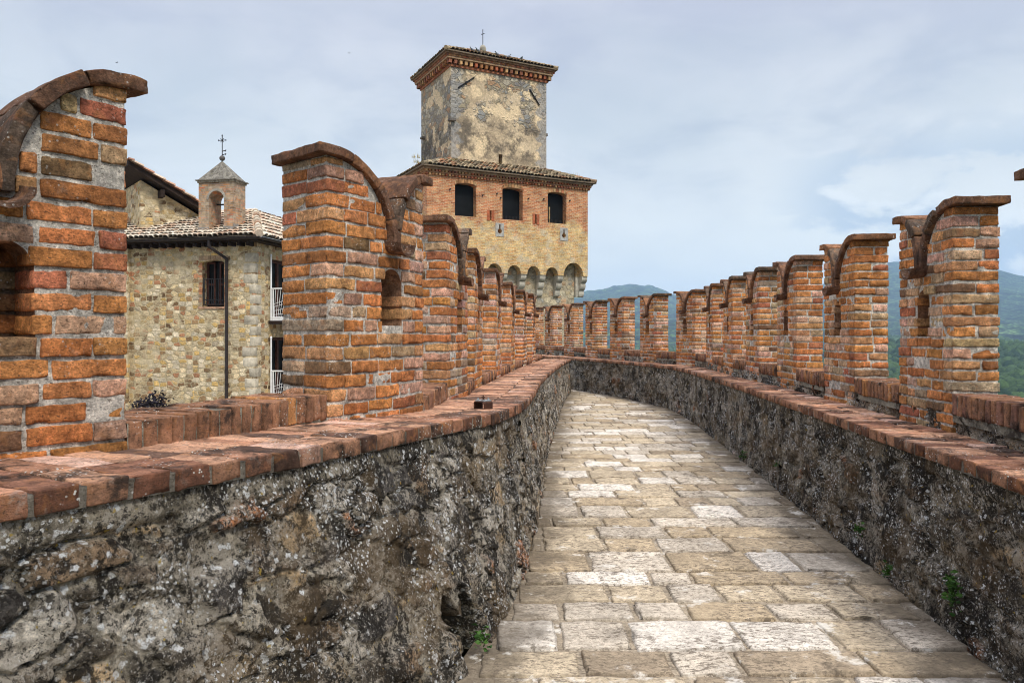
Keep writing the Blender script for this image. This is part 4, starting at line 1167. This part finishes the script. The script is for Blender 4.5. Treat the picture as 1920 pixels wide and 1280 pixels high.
# ------------------------------------------------------------------ stone house with belfry
HX, HY, HZ = -7.62, 22.1, -2.75
hs = thing('stone_house', 'yellow stone house with pale tiled roof and small brick belfry beyond the near merlons', 'house', (HX, HY, HZ), math.atan2(-.2, .98))
ZH = -HZ
def house():
    R = random.Random(21)
    mb = MB()
    panel(mb, [(-4.3, HZ), (0, HZ), (0, 2.72), (-4.3, 2.72)], [arch(-1.72, -.99, .80, 2.10, .09)], 0, .45, zoff=ZH)
    mb.build('wall', M['hstone'], hs)
    mb = MB()
    panel(mb, [(.45, HZ), (6, HZ), (6, 2.72), (.45, 2.72)], [[(1.0, -2.1), (2.1, -2.1), (2.1, -.12), (1.0, -.12)], [(1.0, .42), (2.1, .42), (2.1, 2.3), (1.0, 2.3)]], -.45, 0, ax='y', zoff=ZH)
    mb.box((-4.3, 5.5, 0), (-.45, 6, 2.72 + ZH))
    mb.build('side_wall', M['hstone'], hs)
    mb = MB(); mb.box((-7.5, -.16, 0), (-4.16, -.01, 2.70 + ZH)); mb.build('buttress', M['hstone'], hs)
    mb = MB()
    for i in range(17):
        kk = R.uniform(.8, 1.15); w = R.choice((.16, .36)) * R.uniform(.85, 1.15); w2 = .52 - w; z = HZ + .35 + i * .31
        if z > 2.45: break
        brick(mb, (w + .02, w2 + .02, .27), lambda p: (.008 - (w + .02) / 2 + p[0], -.008 + (w2 + .02) / 2 + p[1], z + p[2] + ZH), (.50 * kk, .44 * kk, .33 * kk, 1), (4, 4, 4), .014, .010, 6, R.random() * 50)
    mb.build('quoin_stones', M['greystone'], hs, smooth=True)
    # brick trim of the window
    for s in (-1.72 - .13, -.99):
        mb = MB()
        for i in range(18):
            kk = R.uniform(.7, 1.2); c = R.choice(((.44, .20, .10), (.48, .28, .16), (.40, .30, .19))); mb.box((s + (.03 if i % 2 and s < -1.5 else 0), -.012, .80 + i * .074 + ZH), (s + .13 - (.03 if i % 2 and s > -1.5 else 0), -.001, .80 + i * .074 + .062 + ZH), tuple(x * kk for x in c) + (1,))
        mb.build('brick_jamb', M['cornice'], hs)
    mb = MB()
    for i in range(12):
        kk = R.uniform(.7, 1.2); mb.box((-1.84 + i * .082, -.012, 2.20 + ZH), (-1.84 + i * .082 + .068, -.001, 2.33 + ZH), (.42 * kk, .29 * kk, .18 * kk, 1))
    mb.build('brick_lintel', M['cornice'], hs)
    mb = MB(); mb.box((-1.85, -.03, .74 + ZH), (-.9, -.001, .80 + ZH), (.45, .27, .17, 1))
    mb.build('window_sill', M['cornice'], hs)
    # window: shutters and balconet
    mb = MB(); mb.box((-1.72, .26, .8 + ZH), (-.99, .28, 2.2 + ZH)); w = mb.build('window', M['glass'], hs)
    m = MB()
    for (p, q) in ((-1.70, -1.42), (-1.28, -1.01)):
        m.box((p, .20, .84 + ZH), (p + .05, .25, 2.15 + ZH)); m.box((q - .05, .20, .84 + ZH), (q, .25, 2.15 + ZH))
        for z in (.84, 1.45, 2.10): m.box((p + .05, .20, z + ZH), (q - .05, .25, z + .06 + ZH))
    m.build('frame', M['wood'], w)
    m = MB()
    for i in range(9): x = -1.62 + .62 * i / 8; m.bar((x, -.05, .86 + ZH), (x, -.05, 1.62 + ZH), .010, n=5)
    for z in (.86, 1.0, 1.62): m.bar((-1.64, -.05, z + ZH), (-.98, -.05, z + ZH), .014, n=6)
    for i in range(6): x = -1.58 + .1 * i; m.bar((x, -.05, .87 + ZH), (x + .06, -.05, .99 + ZH), .009, n=5)
    m.bar((-1.64, -.05, .84 + ZH), (-1.64, -.05, 1.66 + ZH), .018, n=6); m.bar((-1.64, -.05, 1.62 + ZH), (-1.64, .1, 1.62 + ZH), .012, n=6)
    m.build('railing', M['iron'], w)
    # doors and balconies on the flank
    for (z0, z1) in ((-2.1, -.12), (.42, 2.3)):
        m = MB(); m.box((-.2, 1.0, z0 + ZH), (-.17, 2.1, z1 + ZH)); d = m.build('door', M['glass'], hs)
        m = MB()
        for (p, q) in ((1.0, 1.1), (1.5, 1.6), (2.0, 2.1)): m.box((-.17, p, z0 + ZH), (-.11, q, z1 + ZH))
        for z in (z0, z1 - .1): m.box((-.17, 1.1, z + ZH), (-.112, 2.0, z + .1 + ZH))
        m.build('frame', M['wood'], d)
        fl = z0 - .03
        m = MB(); m.box((0.002, .78, fl - .10 + ZH), (1.3, 2.6, fl + ZH)); b = m.build('balcony', M['soffit'], hs)
        m = MB(); x0, y = .06, .84
        m.bar((x0, y, fl + ZH), (x0, y, fl + 1.95 + ZH), .028); m.ball((x0, y, fl + 1.99 + ZH), (.035, .035, .06))
        m.bar((x0 + .07, y, fl + ZH), (x0 + .07, y, fl + .98 + ZH), .022); m.bar((1.25, y, fl + ZH), (1.25, y, fl + 1.0 + ZH), .025)
        m.bar((x0, y, fl + .98 + ZH), (1.25, y, fl + .98 + ZH), .024); m.bar((x0, y, fl + .10 + ZH), (1.25, y, fl + .10 + ZH), .018)
        m.bar((1.25, y, fl + .98 + ZH), (1.25, 2.55, fl + .98 + ZH), .024); m.bar((1.25, y, fl + .1 + ZH), (1.25, 2.55, fl + .1 + ZH), .018)
        m.box((x0, y - .012, fl + ZH), (1.25, y + .012, fl + .09 + ZH))
        for i in range(1, 13): x = x0 + .09 * i; m.bar((x0 + .05 + .06 * i, y, fl + .10 + ZH), (x + .06, y, fl + .98 + ZH), .007, n=5)
        for k in (.30, .50, .70, .84): m.bar((x0 + .07, y, fl + k * .6 + ZH), (1.25, y, fl + k + ZH), .007, n=5)
        for i in range(1, 12): yy = y + .145 * i; m.bar((1.25, yy, fl + .1 + ZH), (1.25, yy, fl + .98 + ZH), .007, n=5)
        m.build('railing', M['white'], b)
    # roof
    zE = 2.84; zA = 4.02; A = Vector((-1.42, 2.45, zA + ZH)); E0 = Vector((.36, -.36, zE + ZH)); E1 = Vector((-6.5, -.36, zE + ZH)); E2 = Vector((.36, 6.2, zE + ZH)); B = Vector((-6.5, 2.45, zA + ZH)); C = Vector((-1.42, 6.2, zA + ZH))
    m = MB(); dk = (.22, .17, .12, 1)
    m.poly([E1, E0, A, B], dk); m.poly([E0, E2, C, A], dk)
    xd = Vector((1, 0, 0)); ud = Vector((0, 2.81, zA - zE)); ln = ud.length
    roof_tiles(m, E1, xd, ud, lambda u: (0, 6.86 - 1.78 * u / ln - .02), ln, .165, .30, HP, R, .62)
    ud2 = Vector((-1.78, 0, zA - zE)); ln2 = ud2.length
    roof_tiles(m, E0, Vector((0, 1, 0)), ud2, lambda u: (2.81 * u / ln2 + .02, 6.5), ln2, .165, .30, HP, R, .62)
    n = 9
    for k in range(n):
        c = R.choice(HP); kk = R.uniform(.75, 1.1); m.bar(E0.lerp(A, k / n) + Vector((0, 0, .07)), E0.lerp(A, (k + 1.1) / n) + Vector((0, 0, .045)), .115, tuple(x * kk for x in c) + (1,), 10, .09)
    n = 14
    for k in range(n):
        c = R.choice(HP); m.bar(A.lerp(B, k / n) + Vector((0, 0, .03)), A.lerp(B, (k + 1.05) / n) + Vector((0, 0, .03)), .10, c + (1,), 10, .09)
    m.build('roof', M['htile'], hs)
    m = MB()
    m.box((-6.5, -.34, 2.70 + ZH), (.34, .0, 2.78 + ZH)); m.box((0.0, .0, 2.70 + ZH), (.34, 6.0, 2.78 + ZH)); m.box((-6.5, .0, 2.73 + ZH), (-.0, 6.0, 2.78 + ZH))
    for i in range(22): x = -6.2 + i * .29; m.box((x, -.30, 2.58 + ZH), (x + .09, 0, 2.70 + ZH))
    m.build('eaves', M['soffit'], hs)
    m = MB()
    def gut(p, q, side):
        rs = []
        for e_ in (p, q):
            rs.append([(e_[0] + side[0] * .075 * math.cos(t), e_[1] + side[1] * .075 * math.cos(t), e_[2] + .075 * math.sin(t)) for t in [math.pi + math.pi * k / 8 for k in range(9)]] + [(e_[0] + side[0] * .06 * math.cos(t), e_[1] + side[1] * .06 * math.cos(t), e_[2] + .06 * math.sin(t)) for t in [2 * math.pi - math.pi * k / 8 for k in range(9)]])
        m.loft(rs)
    gut((-6.5, -.42, 2.80 + ZH), (.45, -.42, 2.80 + ZH), (0, 1)); gut((.43, -.45, 2.80 + ZH), (.43, 6.0, 2.80 + ZH), (1, 0))
    m.build('gutter', M['gutter'], hs)
    m = MB(); m.tube([(-1.22, -.42, 2.74 + ZH), (-1.22, -.42, 2.55 + ZH), (-1.12, -.32, 2.45 + ZH), (-.87, -.07, 2.22 + ZH), (-.87, -.07, .02)], .045)
    for z in (1.88, -1.52): m.bar((-.87, -.07, z + ZH), (-.87, -.07, z + .03 + ZH), .06)
    m.build('downpipe', M['gutter'], hs)
    # belfry
    x0, x1, y0, y1 = -1.97, -.80, .18, .83; zb, zt = 2.9, 4.62
    ao, a1 = -1.63, -1.12; n = 12; mid = (ao + a1) / 2; hw = (a1 - ao) / 2
    prof = [(x0, zb), (ao, zb), (ao, 4.05)] + [(mid - hw * math.cos(math.pi * i / n), 4.05 + hw * math.sin(math.pi * i / n)) for i in range(1, n)] + [(a1, 4.05), (a1, zb), (x1, zb), (x1, zt), (x0, zt)]
    m = MB(); panel(m, prof, [], y0, y1, zoff=ZH)
    bc = m.build('belfry', M['cotebrick'], hs)
    m = MB(); nn = 14
    for i in range(nn):
        t0, t1 = math.pi * i / nn, math.pi * (i + .9) / nn
        q = [(mid - (hw + r_) * math.cos(t), 4.05 + (hw + r_) * math.sin(t)) for t, r_ in ((t0, 0), (t1, 0), (t1, .07), (t0, .07))]
        m.loft([[(p[0], y0 - .015, p[1] + ZH) for p in q], [(p[0], y0 - .001, p[1] + ZH) for p in q]], (.36, .33, .27, 1))
    m.build('arch_ring', M['greystone'], bc)
    m = MB(); ov = .075; L = lambda x, y, z: (x, y, z + ZH)
    m.box(L(x0 - .03, y0 - .03, 4.56), L(x1 + .03, y1 + .03, 4.62), (.28, .24, .18, 1)); m.box(L(x0 - ov, y0 - ov, 4.621), L(x1 + ov, y1 + ov, 4.65), (.2, .18, .15, 1))
    cx, cy = (x0 + x1) / 2, (y0 + y1) / 2
    q = [L(x0 - .02, y0 - .02, 4.651), L(x1 + .02, y0 - .02, 4.651), L(x1 + .02, y1 + .02, 4.651), L(x0 - .02, y1 + .02, 4.651)]; ap = L(cx, cy, 5.28)
    for i in range(4): m.poly([q[i], q[(i + 1) % 4], ap], (.21, .19, .155, 1))
    m.build('belfry_roof', M['concrete'], bc)
    m = MB(); m.ball(L(cx, cy, 5.36), (.085, .085, .085), (.12, .11, .10, 1), 10, 14); m.build('ball', M['greystone'], bc, smooth=True)
    m = MB(); m.bar(L(cx, cy, 5.4), L(cx, cy, 6.08), .013, n=6); m.bar(L(cx - .125, cy, 5.91), L(cx + .125, cy, 5.91), .012, n=6)
    for s in (-1, 1):
        m.bar(L(cx + s * .125, cy, 5.885), L(cx + s * .125, cy, 5.935), .012, n=5); m.bar(L(cx, cy, 5.91), L(cx + s * .06, cy, 5.97), .008, n=5); m.bar(L(cx, cy, 5.91), L(cx + s * .06, cy, 5.85), .008, n=5)
    m.bar(L(cx - .025, cy, 6.06), L(cx + .025, cy, 6.06), .010, n=5)
    for z in (5.46, 5.57): m.bar(L(cx, cy, z), L(cx + .13, cy, z + .03), .014, n=5); m.bar(L(cx + .10, cy, z - .01), L(cx + .13, cy, z + .05), .010, n=5)
    m.build('cross', M['iron'], bc)
    m = MB(); rg = []
    for (r_, z) in ((.02, 3.92), (.06, 3.90), (.075, 3.82), (.085, 3.72), (.11, 3.62), (.125, 3.58)): rg.append([L(cx + .17 + r_ * math.cos(2 * math.pi * k / 14), cy, 0)[:1] + (cy + .1 + r_ * math.sin(2 * math.pi * k / 14), z + ZH) for k in range(14)])
    m.loft(rg); m.bar(L(ao - .02, cy + .1, 3.96), L(a1 + .02, cy + .1, 3.96), .025); m.box(L(cx + .12, cy + .07, 3.90), L(cx + .22, cy + .13, 3.98)); m.build('bell', M['iron'], bc)
    for (p, q) in ((x0, ao), (a1, x1)):
        m = MB(); m.box(L(p - .015, y0 - .015, 2.9), L(q + .01, y0 - .002, 3.22), (.30, .28, .25, 1)); m.build('flashing', M['greystone'], bc)
    m = MB(); m.box(L(x1 + .002, y0 - .015, 2.9), L(x1 + .015, y1, 3.3), (.30, .28, .25, 1)); m.build('flashing', M['greystone'], bc)
house()

# rear building behind the house
rb = thing('stone_building', 'taller stone building with sloping dark roof edge half hidden behind the nearest merlon', 'building', (-11.64, 23.4, -2.75), math.atan2(.641, .768))
def rear():
    R = random.Random(31); mb = MB(); z = 2.75
    mb.loft([[(0, y, 0), (6, y, 0), (6, y, 4.80 - .52 * 6 + z), (0, y, 4.80 + z)] for y in (0, 5)]); mb.build('wall', M['hstone'], rb)
    m = MB(); sl = -.52
    top = lambda x: 4.90 + sl * x + z
    m.loft([[(-.45, y, top(-.45)), (6.3, y, top(6.3)), (6.3, y, top(6.3) + .16), (-.45, y, top(-.45) + .16)] for y in (-.40, 5.3)])
    for i in range(3): m.box((.5 + i * 1.5, -.36, top(.5 + i * 1.5) - .35), (.62 + i * 1.5, .0, top(.5 + i * 1.5) - .12))
    m.build('roof_frame', M['soffit'], rb)
    m = MB(); o = Vector((6.3, -.42, top(6.3) + .17)); ud = Vector((-6.75, 0, 6.75 * .52)); roof_tiles(m, o, Vector((0, 1, 0)), ud, lambda u: (0, 5.7), ud.length, .18, .34, [(.50, .30, .20), (.55, .40, .28), (.42, .22, .14)], R)
    m.build('roof', M['htile'], rb)
rear()

# planter with dark leaves at the house foot
pl = thing('planter', 'dark purple leaved plant behind a small iron rail at the foot of the stone house', 'plant', (-10.15, 21.0, -2.75))
m = MB(); m.box((-.45, -.16, 0), (.45, .16, .42), (.12, .07, .05, 1)); m.build('trough', M['wood'], pl)
m = MB()
for i in range(15): m.bar((-.48 + .069 * i, -.22, 0), (-.48 + .069 * i, -.22, .62), .010, n=5)
m.bar((-.5, -.22, .62), (.5, -.22, .62), .013); m.build('rail', M['iron'], pl)
m = MB(); R = random.Random(9)
leaves(m, (.14, 0, .80), (.16, .12, .14), 420, .085, R); leaves(m, (-.28, 0, .68), (.16, .1, .10), 260, .08, R); leaves(m, (.36, 0, .60), (.1, .1, .07), 120, .08, R)
m.build('foliage', M['purple'], pl)

# courtyard behind the left wall
m = MB(); m.poly([(-60, -6, -2.75), (-2.6, -6, -2.75), (-2.4, 2.2, -2.75), (-.9, 7, -2.75), (.0, 18, -2.75), (.8, 28.5, -2.75), (6, 60, -2.75), (-60, 60, -2.75)])
tag(m.build('courtyard', M['court']), 'gravel courtyard below the walls', 'courtyard', kind='structure')

# ------------------------------------------------------------------ hills, forest, mast
SKY = curve([(-1.2, 560), (-.3, 575), (0.05, 564), (.09, 557), (.13, 548), (.16, 543), (.19, 548), (.225, 562), (.30, 560), (.38, 548), (.42, 540), (.47, 512), (.51, 503), (.56, 507), (.645, 515), (.69, 530), (.8, 550), (1.2, 565)])
def land_z(x, y):
    r = math.hypot(x, y)
    k = x / y if y > 1 else (2.0 if x > 0 else -2.0)
    k = max(-1.2, min(1.2, k))
    P = curve_r(r)
    ridge = (625 - SKY(k)) / 1400.0 * 5600 * math.cos(math.atan(k))
    far = sstep(2300, 5400, r) * ridge * (1 if r < 5600 else 1 - sstep(5600, 7600, r) * .8)
    roll = noise.fractal(Vector((x / 900, y / 900, 4)), 1.0, 2.0, 4) * 34 * sstep(250, 1200, r) * (1 - .85 * sstep(4300, 5500, r))
    mid = 46 * math.exp(-((r - 2250) / 420) ** 2) * (.6 + .8 * noise.noise(Vector((x / 700, y / 700, 9)))) + 20 * math.exp(-((r - 1150) / 200) ** 2)
    rip = noise.fractal(Vector((x / 210, y / 210, 2)), 1.0, 2.0, 4) * 20 * sstep(1300, 2200, r) * (1 - .7 * sstep(4800, 5500, r))
    return P + far + roll * .8 + mid + rip
curve_r = curve([(0, -9), (60, -13), (150, -30), (300, -42), (600, -52), (1000, -58), (1600, -46), (2400, -12), (3200, 20), (5600, 0), (8000, -40)])
def land():
    rs = [8, 30, 60, 100]; r = 140
    while r < 7600: rs.append(r); r *= 1.024
    th = sorted(set([math.radians(a) for a in range(-180, 180, 6)] + [math.radians(-4 + .16 * i) for i in range(270)]))
    mb = MB(); n = len(th)
    for r in rs:
        for t in th:
            x, y = r * math.sin(t), r * math.cos(t)
            dense = math.radians(-4) <= t <= math.radians(39.1)
            z = land_z(x, y)
            md = 0.0
            if dense:
                md = .55 * sstep(.56, .60, noise.noise(Vector((x / 330, y / 330, 15)))) * sstep(500, 800, r) * sstep(3600, 2800, r)
                if r > 600: z += (1 - md) * (noise.noise(Vector((x / 16, y / 16, 1))) * 4 + noise.noise(Vector((x / 45, y / 45, 2))) * 6)
            mb.vert((x, y, z), (md, md, md, 1))
    for i in range(len(rs) - 1):
        for j in range(n):
            a, b = i * n + j, i * n + (j + 1) % n
            mb.f.append([a, b, b + n, a + n])
    c = len(mb.v); mb.vert((0, 0, -8.6), (0, 0, 0, 1))
    for j in range(n): mb.f.append([j, c, (j + 1) % n][::-1])
    tag(mb.build('hills', M['land'], smooth=True), 'wooded valley and hills fading to blue', 'hills', kind='structure')
land()

def forest():
    R = random.Random(12); import bmesh
    protos = []
    for s in range(6):
        bm = bmesh.new(); bmesh.ops.create_icosphere(bm, subdivisions=3 if s < 3 else 2, radius=1.0)
        V = []
        for v in bm.verts:
            p = v.co; d = 1 + .34 * noise.noise(p * 1.7 + Vector((s * 5, 0, 0))) + .22 * noise.noise(p * 4.2 + Vector((s * 5, 3, 0))) + .12 * noise.noise(p * 9 + Vector((s, 3, 7)))
            V.append(((p.x * d), (p.y * d), p.z * d * 1.05))
        protos.append((np.array(V, dtype=np.float32), np.array([[q.index for q in f.verts] for f in bm.faces], dtype=np.int32))); bm.free()
    vs, fs, cs = [], [], []; base = 0
    for (r0, r1, t0, t1, n) in ((170, 420, 24, 37, 620), (420, 900, 24, 37, 2300), (900, 1900, 24, 37, 5200), (300, 900, 3, 16, 1200), (900, 1700, 3, 16, 1500)):
        for _ in range(n):
            r = math.sqrt(R.uniform(r0 * r0, r1 * r1)); t = math.radians(R.uniform(t0, t1)); x, y = r * math.sin(t), r * math.cos(t)
            if noise.noise(Vector((x / 330, y / 330, 15))) > .56 and r > 600: continue
            V, Fc = protos[R.randrange(0, 3) if r < 420 else R.randrange(3, 6)]
            w = R.uniform(3.0, 5.4) * (1 if r < 420 else 1.15); h = w * R.uniform(.9, 1.5); a = R.uniform(0, 6.28); ca, sa = math.cos(a), math.sin(a)
            q = np.empty_like(V); q[:, 0] = (V[:, 0] * ca - V[:, 1] * sa) * w + x; q[:, 1] = (V[:, 0] * sa + V[:, 1] * ca) * w + y; q[:, 2] = V[:, 2] * h + land_z(x, y) + h * .7
            k = min(1, max(0, R.gauss(.42, .25) + .5 * noise.noise(Vector((x / 120, y / 120, 3)))))
            vs.append(q); fs.append(Fc + base); cs.append(np.tile(np.array([k, k, k, 1], dtype=np.float32), (len(V), 1))); base += len(V)
    V = np.concatenate(vs); Fa = np.concatenate(fs); C = np.concatenate(cs)
    me = bpy.data.meshes.new('forest'); me.vertices.add(len(V)); me.vertices.foreach_set('co', V.ravel())
    me.loops.add(Fa.size); me.loops.foreach_set('vertex_index', Fa.ravel()); me.polygons.add(len(Fa))
    me.polygons.foreach_set('loop_start', np.arange(0, Fa.size, 3, dtype=np.int32)); me.polygons.foreach_set('use_smooth', np.ones(len(Fa), dtype=bool))
    me.update(calc_edges=True)
    me.color_attributes.new('Col', 'FLOAT_COLOR', 'POINT').data.foreach_set('color', C.ravel())
    me.materials.append(M['forest']); o = bpy.data.objects.new('forest', me); COL.objects.link(o)
    tag(o, 'dense green forest filling the valley below the right wall', 'forest', kind='stuff')
forest()
m = MB(); ym = 5000; xm = (1672 - 960) / 1400 * ym; zm = land_z(xm, ym) - 10
for s in (-1, 1): m.bar((s * 3, 0, 0), (0, 0, 62), 1.0, (.3, .3, .32, 1), 5, .6)
m.bar((0, 3, 0), (0, 0, 66), .9, (.3, .3, .32, 1), 5, .5)
for k in range(6): m.bar((-3 * (1 - k / 6), 0, k * 10), (3 * (1 - k / 6), 0, k * 10 + 6), .5, (.3, .3, .32, 1), 4)
tag(m.build('radio_mast', M['zinc'], None, (xm, ym, zm)), 'faint lattice mast on the far blue hilltop', 'mast')

# haze over the whole valley
m = MB(); m.box((-7900, -7900, -160), (7900, 7900, 520))
hz = bpy.data.materials.new('haze_air'); hz.use_nodes = True; t = hz.node_tree; t.nodes.clear()
ou = t.nodes.new('ShaderNodeOutputMaterial'); pv = t.nodes.new('ShaderNodeVolumePrincipled')
pv.inputs['Color'].default_value = (.50, .72, 1.0, 1); pv.inputs['Density'].default_value = .000145; pv.inputs['Anisotropy'].default_value = .0
t.links.new(pv.outputs[0], ou.inputs['Volume'])
tag(m.build('haze', hz), 'thin bluish haze in the air', 'haze', kind='stuff')

# ------------------------------------------------------------------ light and sky
SUN_EL, SUN_AZ = 52.0, 148.0           # azimuth clockwise from +Y (view direction)
sd = Vector((math.sin(math.radians(SUN_AZ)) * math.cos(math.radians(SUN_EL)), math.cos(math.radians(SUN_AZ)) * math.cos(math.radians(SUN_EL)), math.sin(math.radians(SUN_EL))))
L = bpy.data.lights.new('sun', 'SUN'); L.energy = 1.5; L.angle = math.radians(11); L.color = (1, .95, .86)
so = bpy.data.objects.new('sun', L); COL.objects.link(so); so.rotation_euler = sd.to_track_quat('Z', 'Y').to_euler(); so.location = (10, -10, 60)

W = bpy.data.worlds.new('World'); S.world = W; W.use_nodes = True
g = NT.__new__(NT); g.t = W.node_tree; g.t.nodes.clear()
out = g.t.nodes.new('ShaderNodeOutputWorld')
sky = g.t.nodes.new('ShaderNodeTexSky'); sky.sky_type = 'NISHITA'; sky.sun_disc = False
sky.sun_elevation = math.radians(SUN_EL); sky.sun_rotation = math.radians(SUN_AZ); sky.altitude = 350
b1 = g.t.nodes.new('ShaderNodeBackground'); g.t.links.new(sky.outputs[0], b1.inputs[0]); b1.inputs[1].default_value = .07
d = g.n('ShaderNodeTexCoord').outputs['Generated']
x, y, z = g.xyz(d)[:3]
flat = g.vec(d, (1, 1, 2.6))
big = g.noise(flat, 1.7, 5, .55, .5); med = g.noise(g.vec(flat, off=(3, 1, 2)), 4.2, 6, .58, .4)
cl = g.mix(g.mr(big, .36, .66), (.425, .485, .525), (.61, .64, .655))
cl = g.mix(g.mr(med, .44, .66, 0, .6), cl, (.35, .40, .48))
cl = g.mix(g.mr(z, .22, .46, 0, .6), cl, (.50, .495, .60))                       # higher cloud, faintly violet
lowm = g.mul(g.mr(z, .30, .05), g.mr(g.noise(g.vec(flat, off=(7, 2, 0)), 1.9, 4, .5), .36, .6, .55, 1.0))
cl = g.mix(lowm, cl, (.83, .84, .775))                                             # pale, thin cloud towards the horizon
puff = g.noise(g.vec(d, (1, 1, 2.2), (1.3, .4, .25)), 7.5, 7, .60, .3)
pb = g.mul(g.mr(z, .03, .08), g.mr(z, .26, .17), g.mr(x, .30, .42))
cl = g.mix(g.mul(g.mr(puff, .44, .56), pb, .85), cl, (.40, .485, .575))
cl = g.mix(g.mul(g.mr(g.noise(g.vec(d, (1, 1, 2.2), (1.3, .4, .21)), 7.5, 7, .60, .3), .47, .57), g.mr(puff, .56, .45), pb, .5), cl, (.82, .84, .83))
zen = g.mr(z, .40, .95, .745, 2.5)
b2 = g.t.nodes.new('ShaderNodeBackground'); g.t.links.new(cl, b2.inputs[0]); g.t.links.new(zen, b2.inputs[1])
ms = g.t.nodes.new('ShaderNodeMixShader'); ms.inputs[0].default_value = .88
g.t.links.new(b1.outputs[0], ms.inputs[1]); g.t.links.new(b2.outputs[0], ms.inputs[2]); g.t.links.new(ms.outputs[0], out.inputs[0])

# ------------------------------------------------------------------ camera and render settings
cam = bpy.data.cameras.new('camera'); co = bpy.data.objects.new('camera', cam); COL.objects.link(co)
co.location = (0, 0, 0); co.rotation_euler = (math.pi / 2, 0, 0)
cam.sensor_width = 36; cam.lens = F; cam.shift_y = -15 / 1920; cam.clip_start = .05; cam.clip_end = 30000
S.camera = co
S.view_settings.view_transform = 'Standard'; S.view_settings.look = 'None'; S.view_settings.exposure = 0.90; S.view_settings.gamma = 1.0; S.view_settings.use_curve_mapping = False
S.render.engine = 'CYCLES'
cy = S.cycles
cy.filter_width = 1.0; cy.use_denoising = True; cy.max_bounces = 6; cy.diffuse_bounces = 3; cy.volume_bounces = 1; cy.transparent_max_bounces = 4
cy.sample_clamp_indirect = 5.0
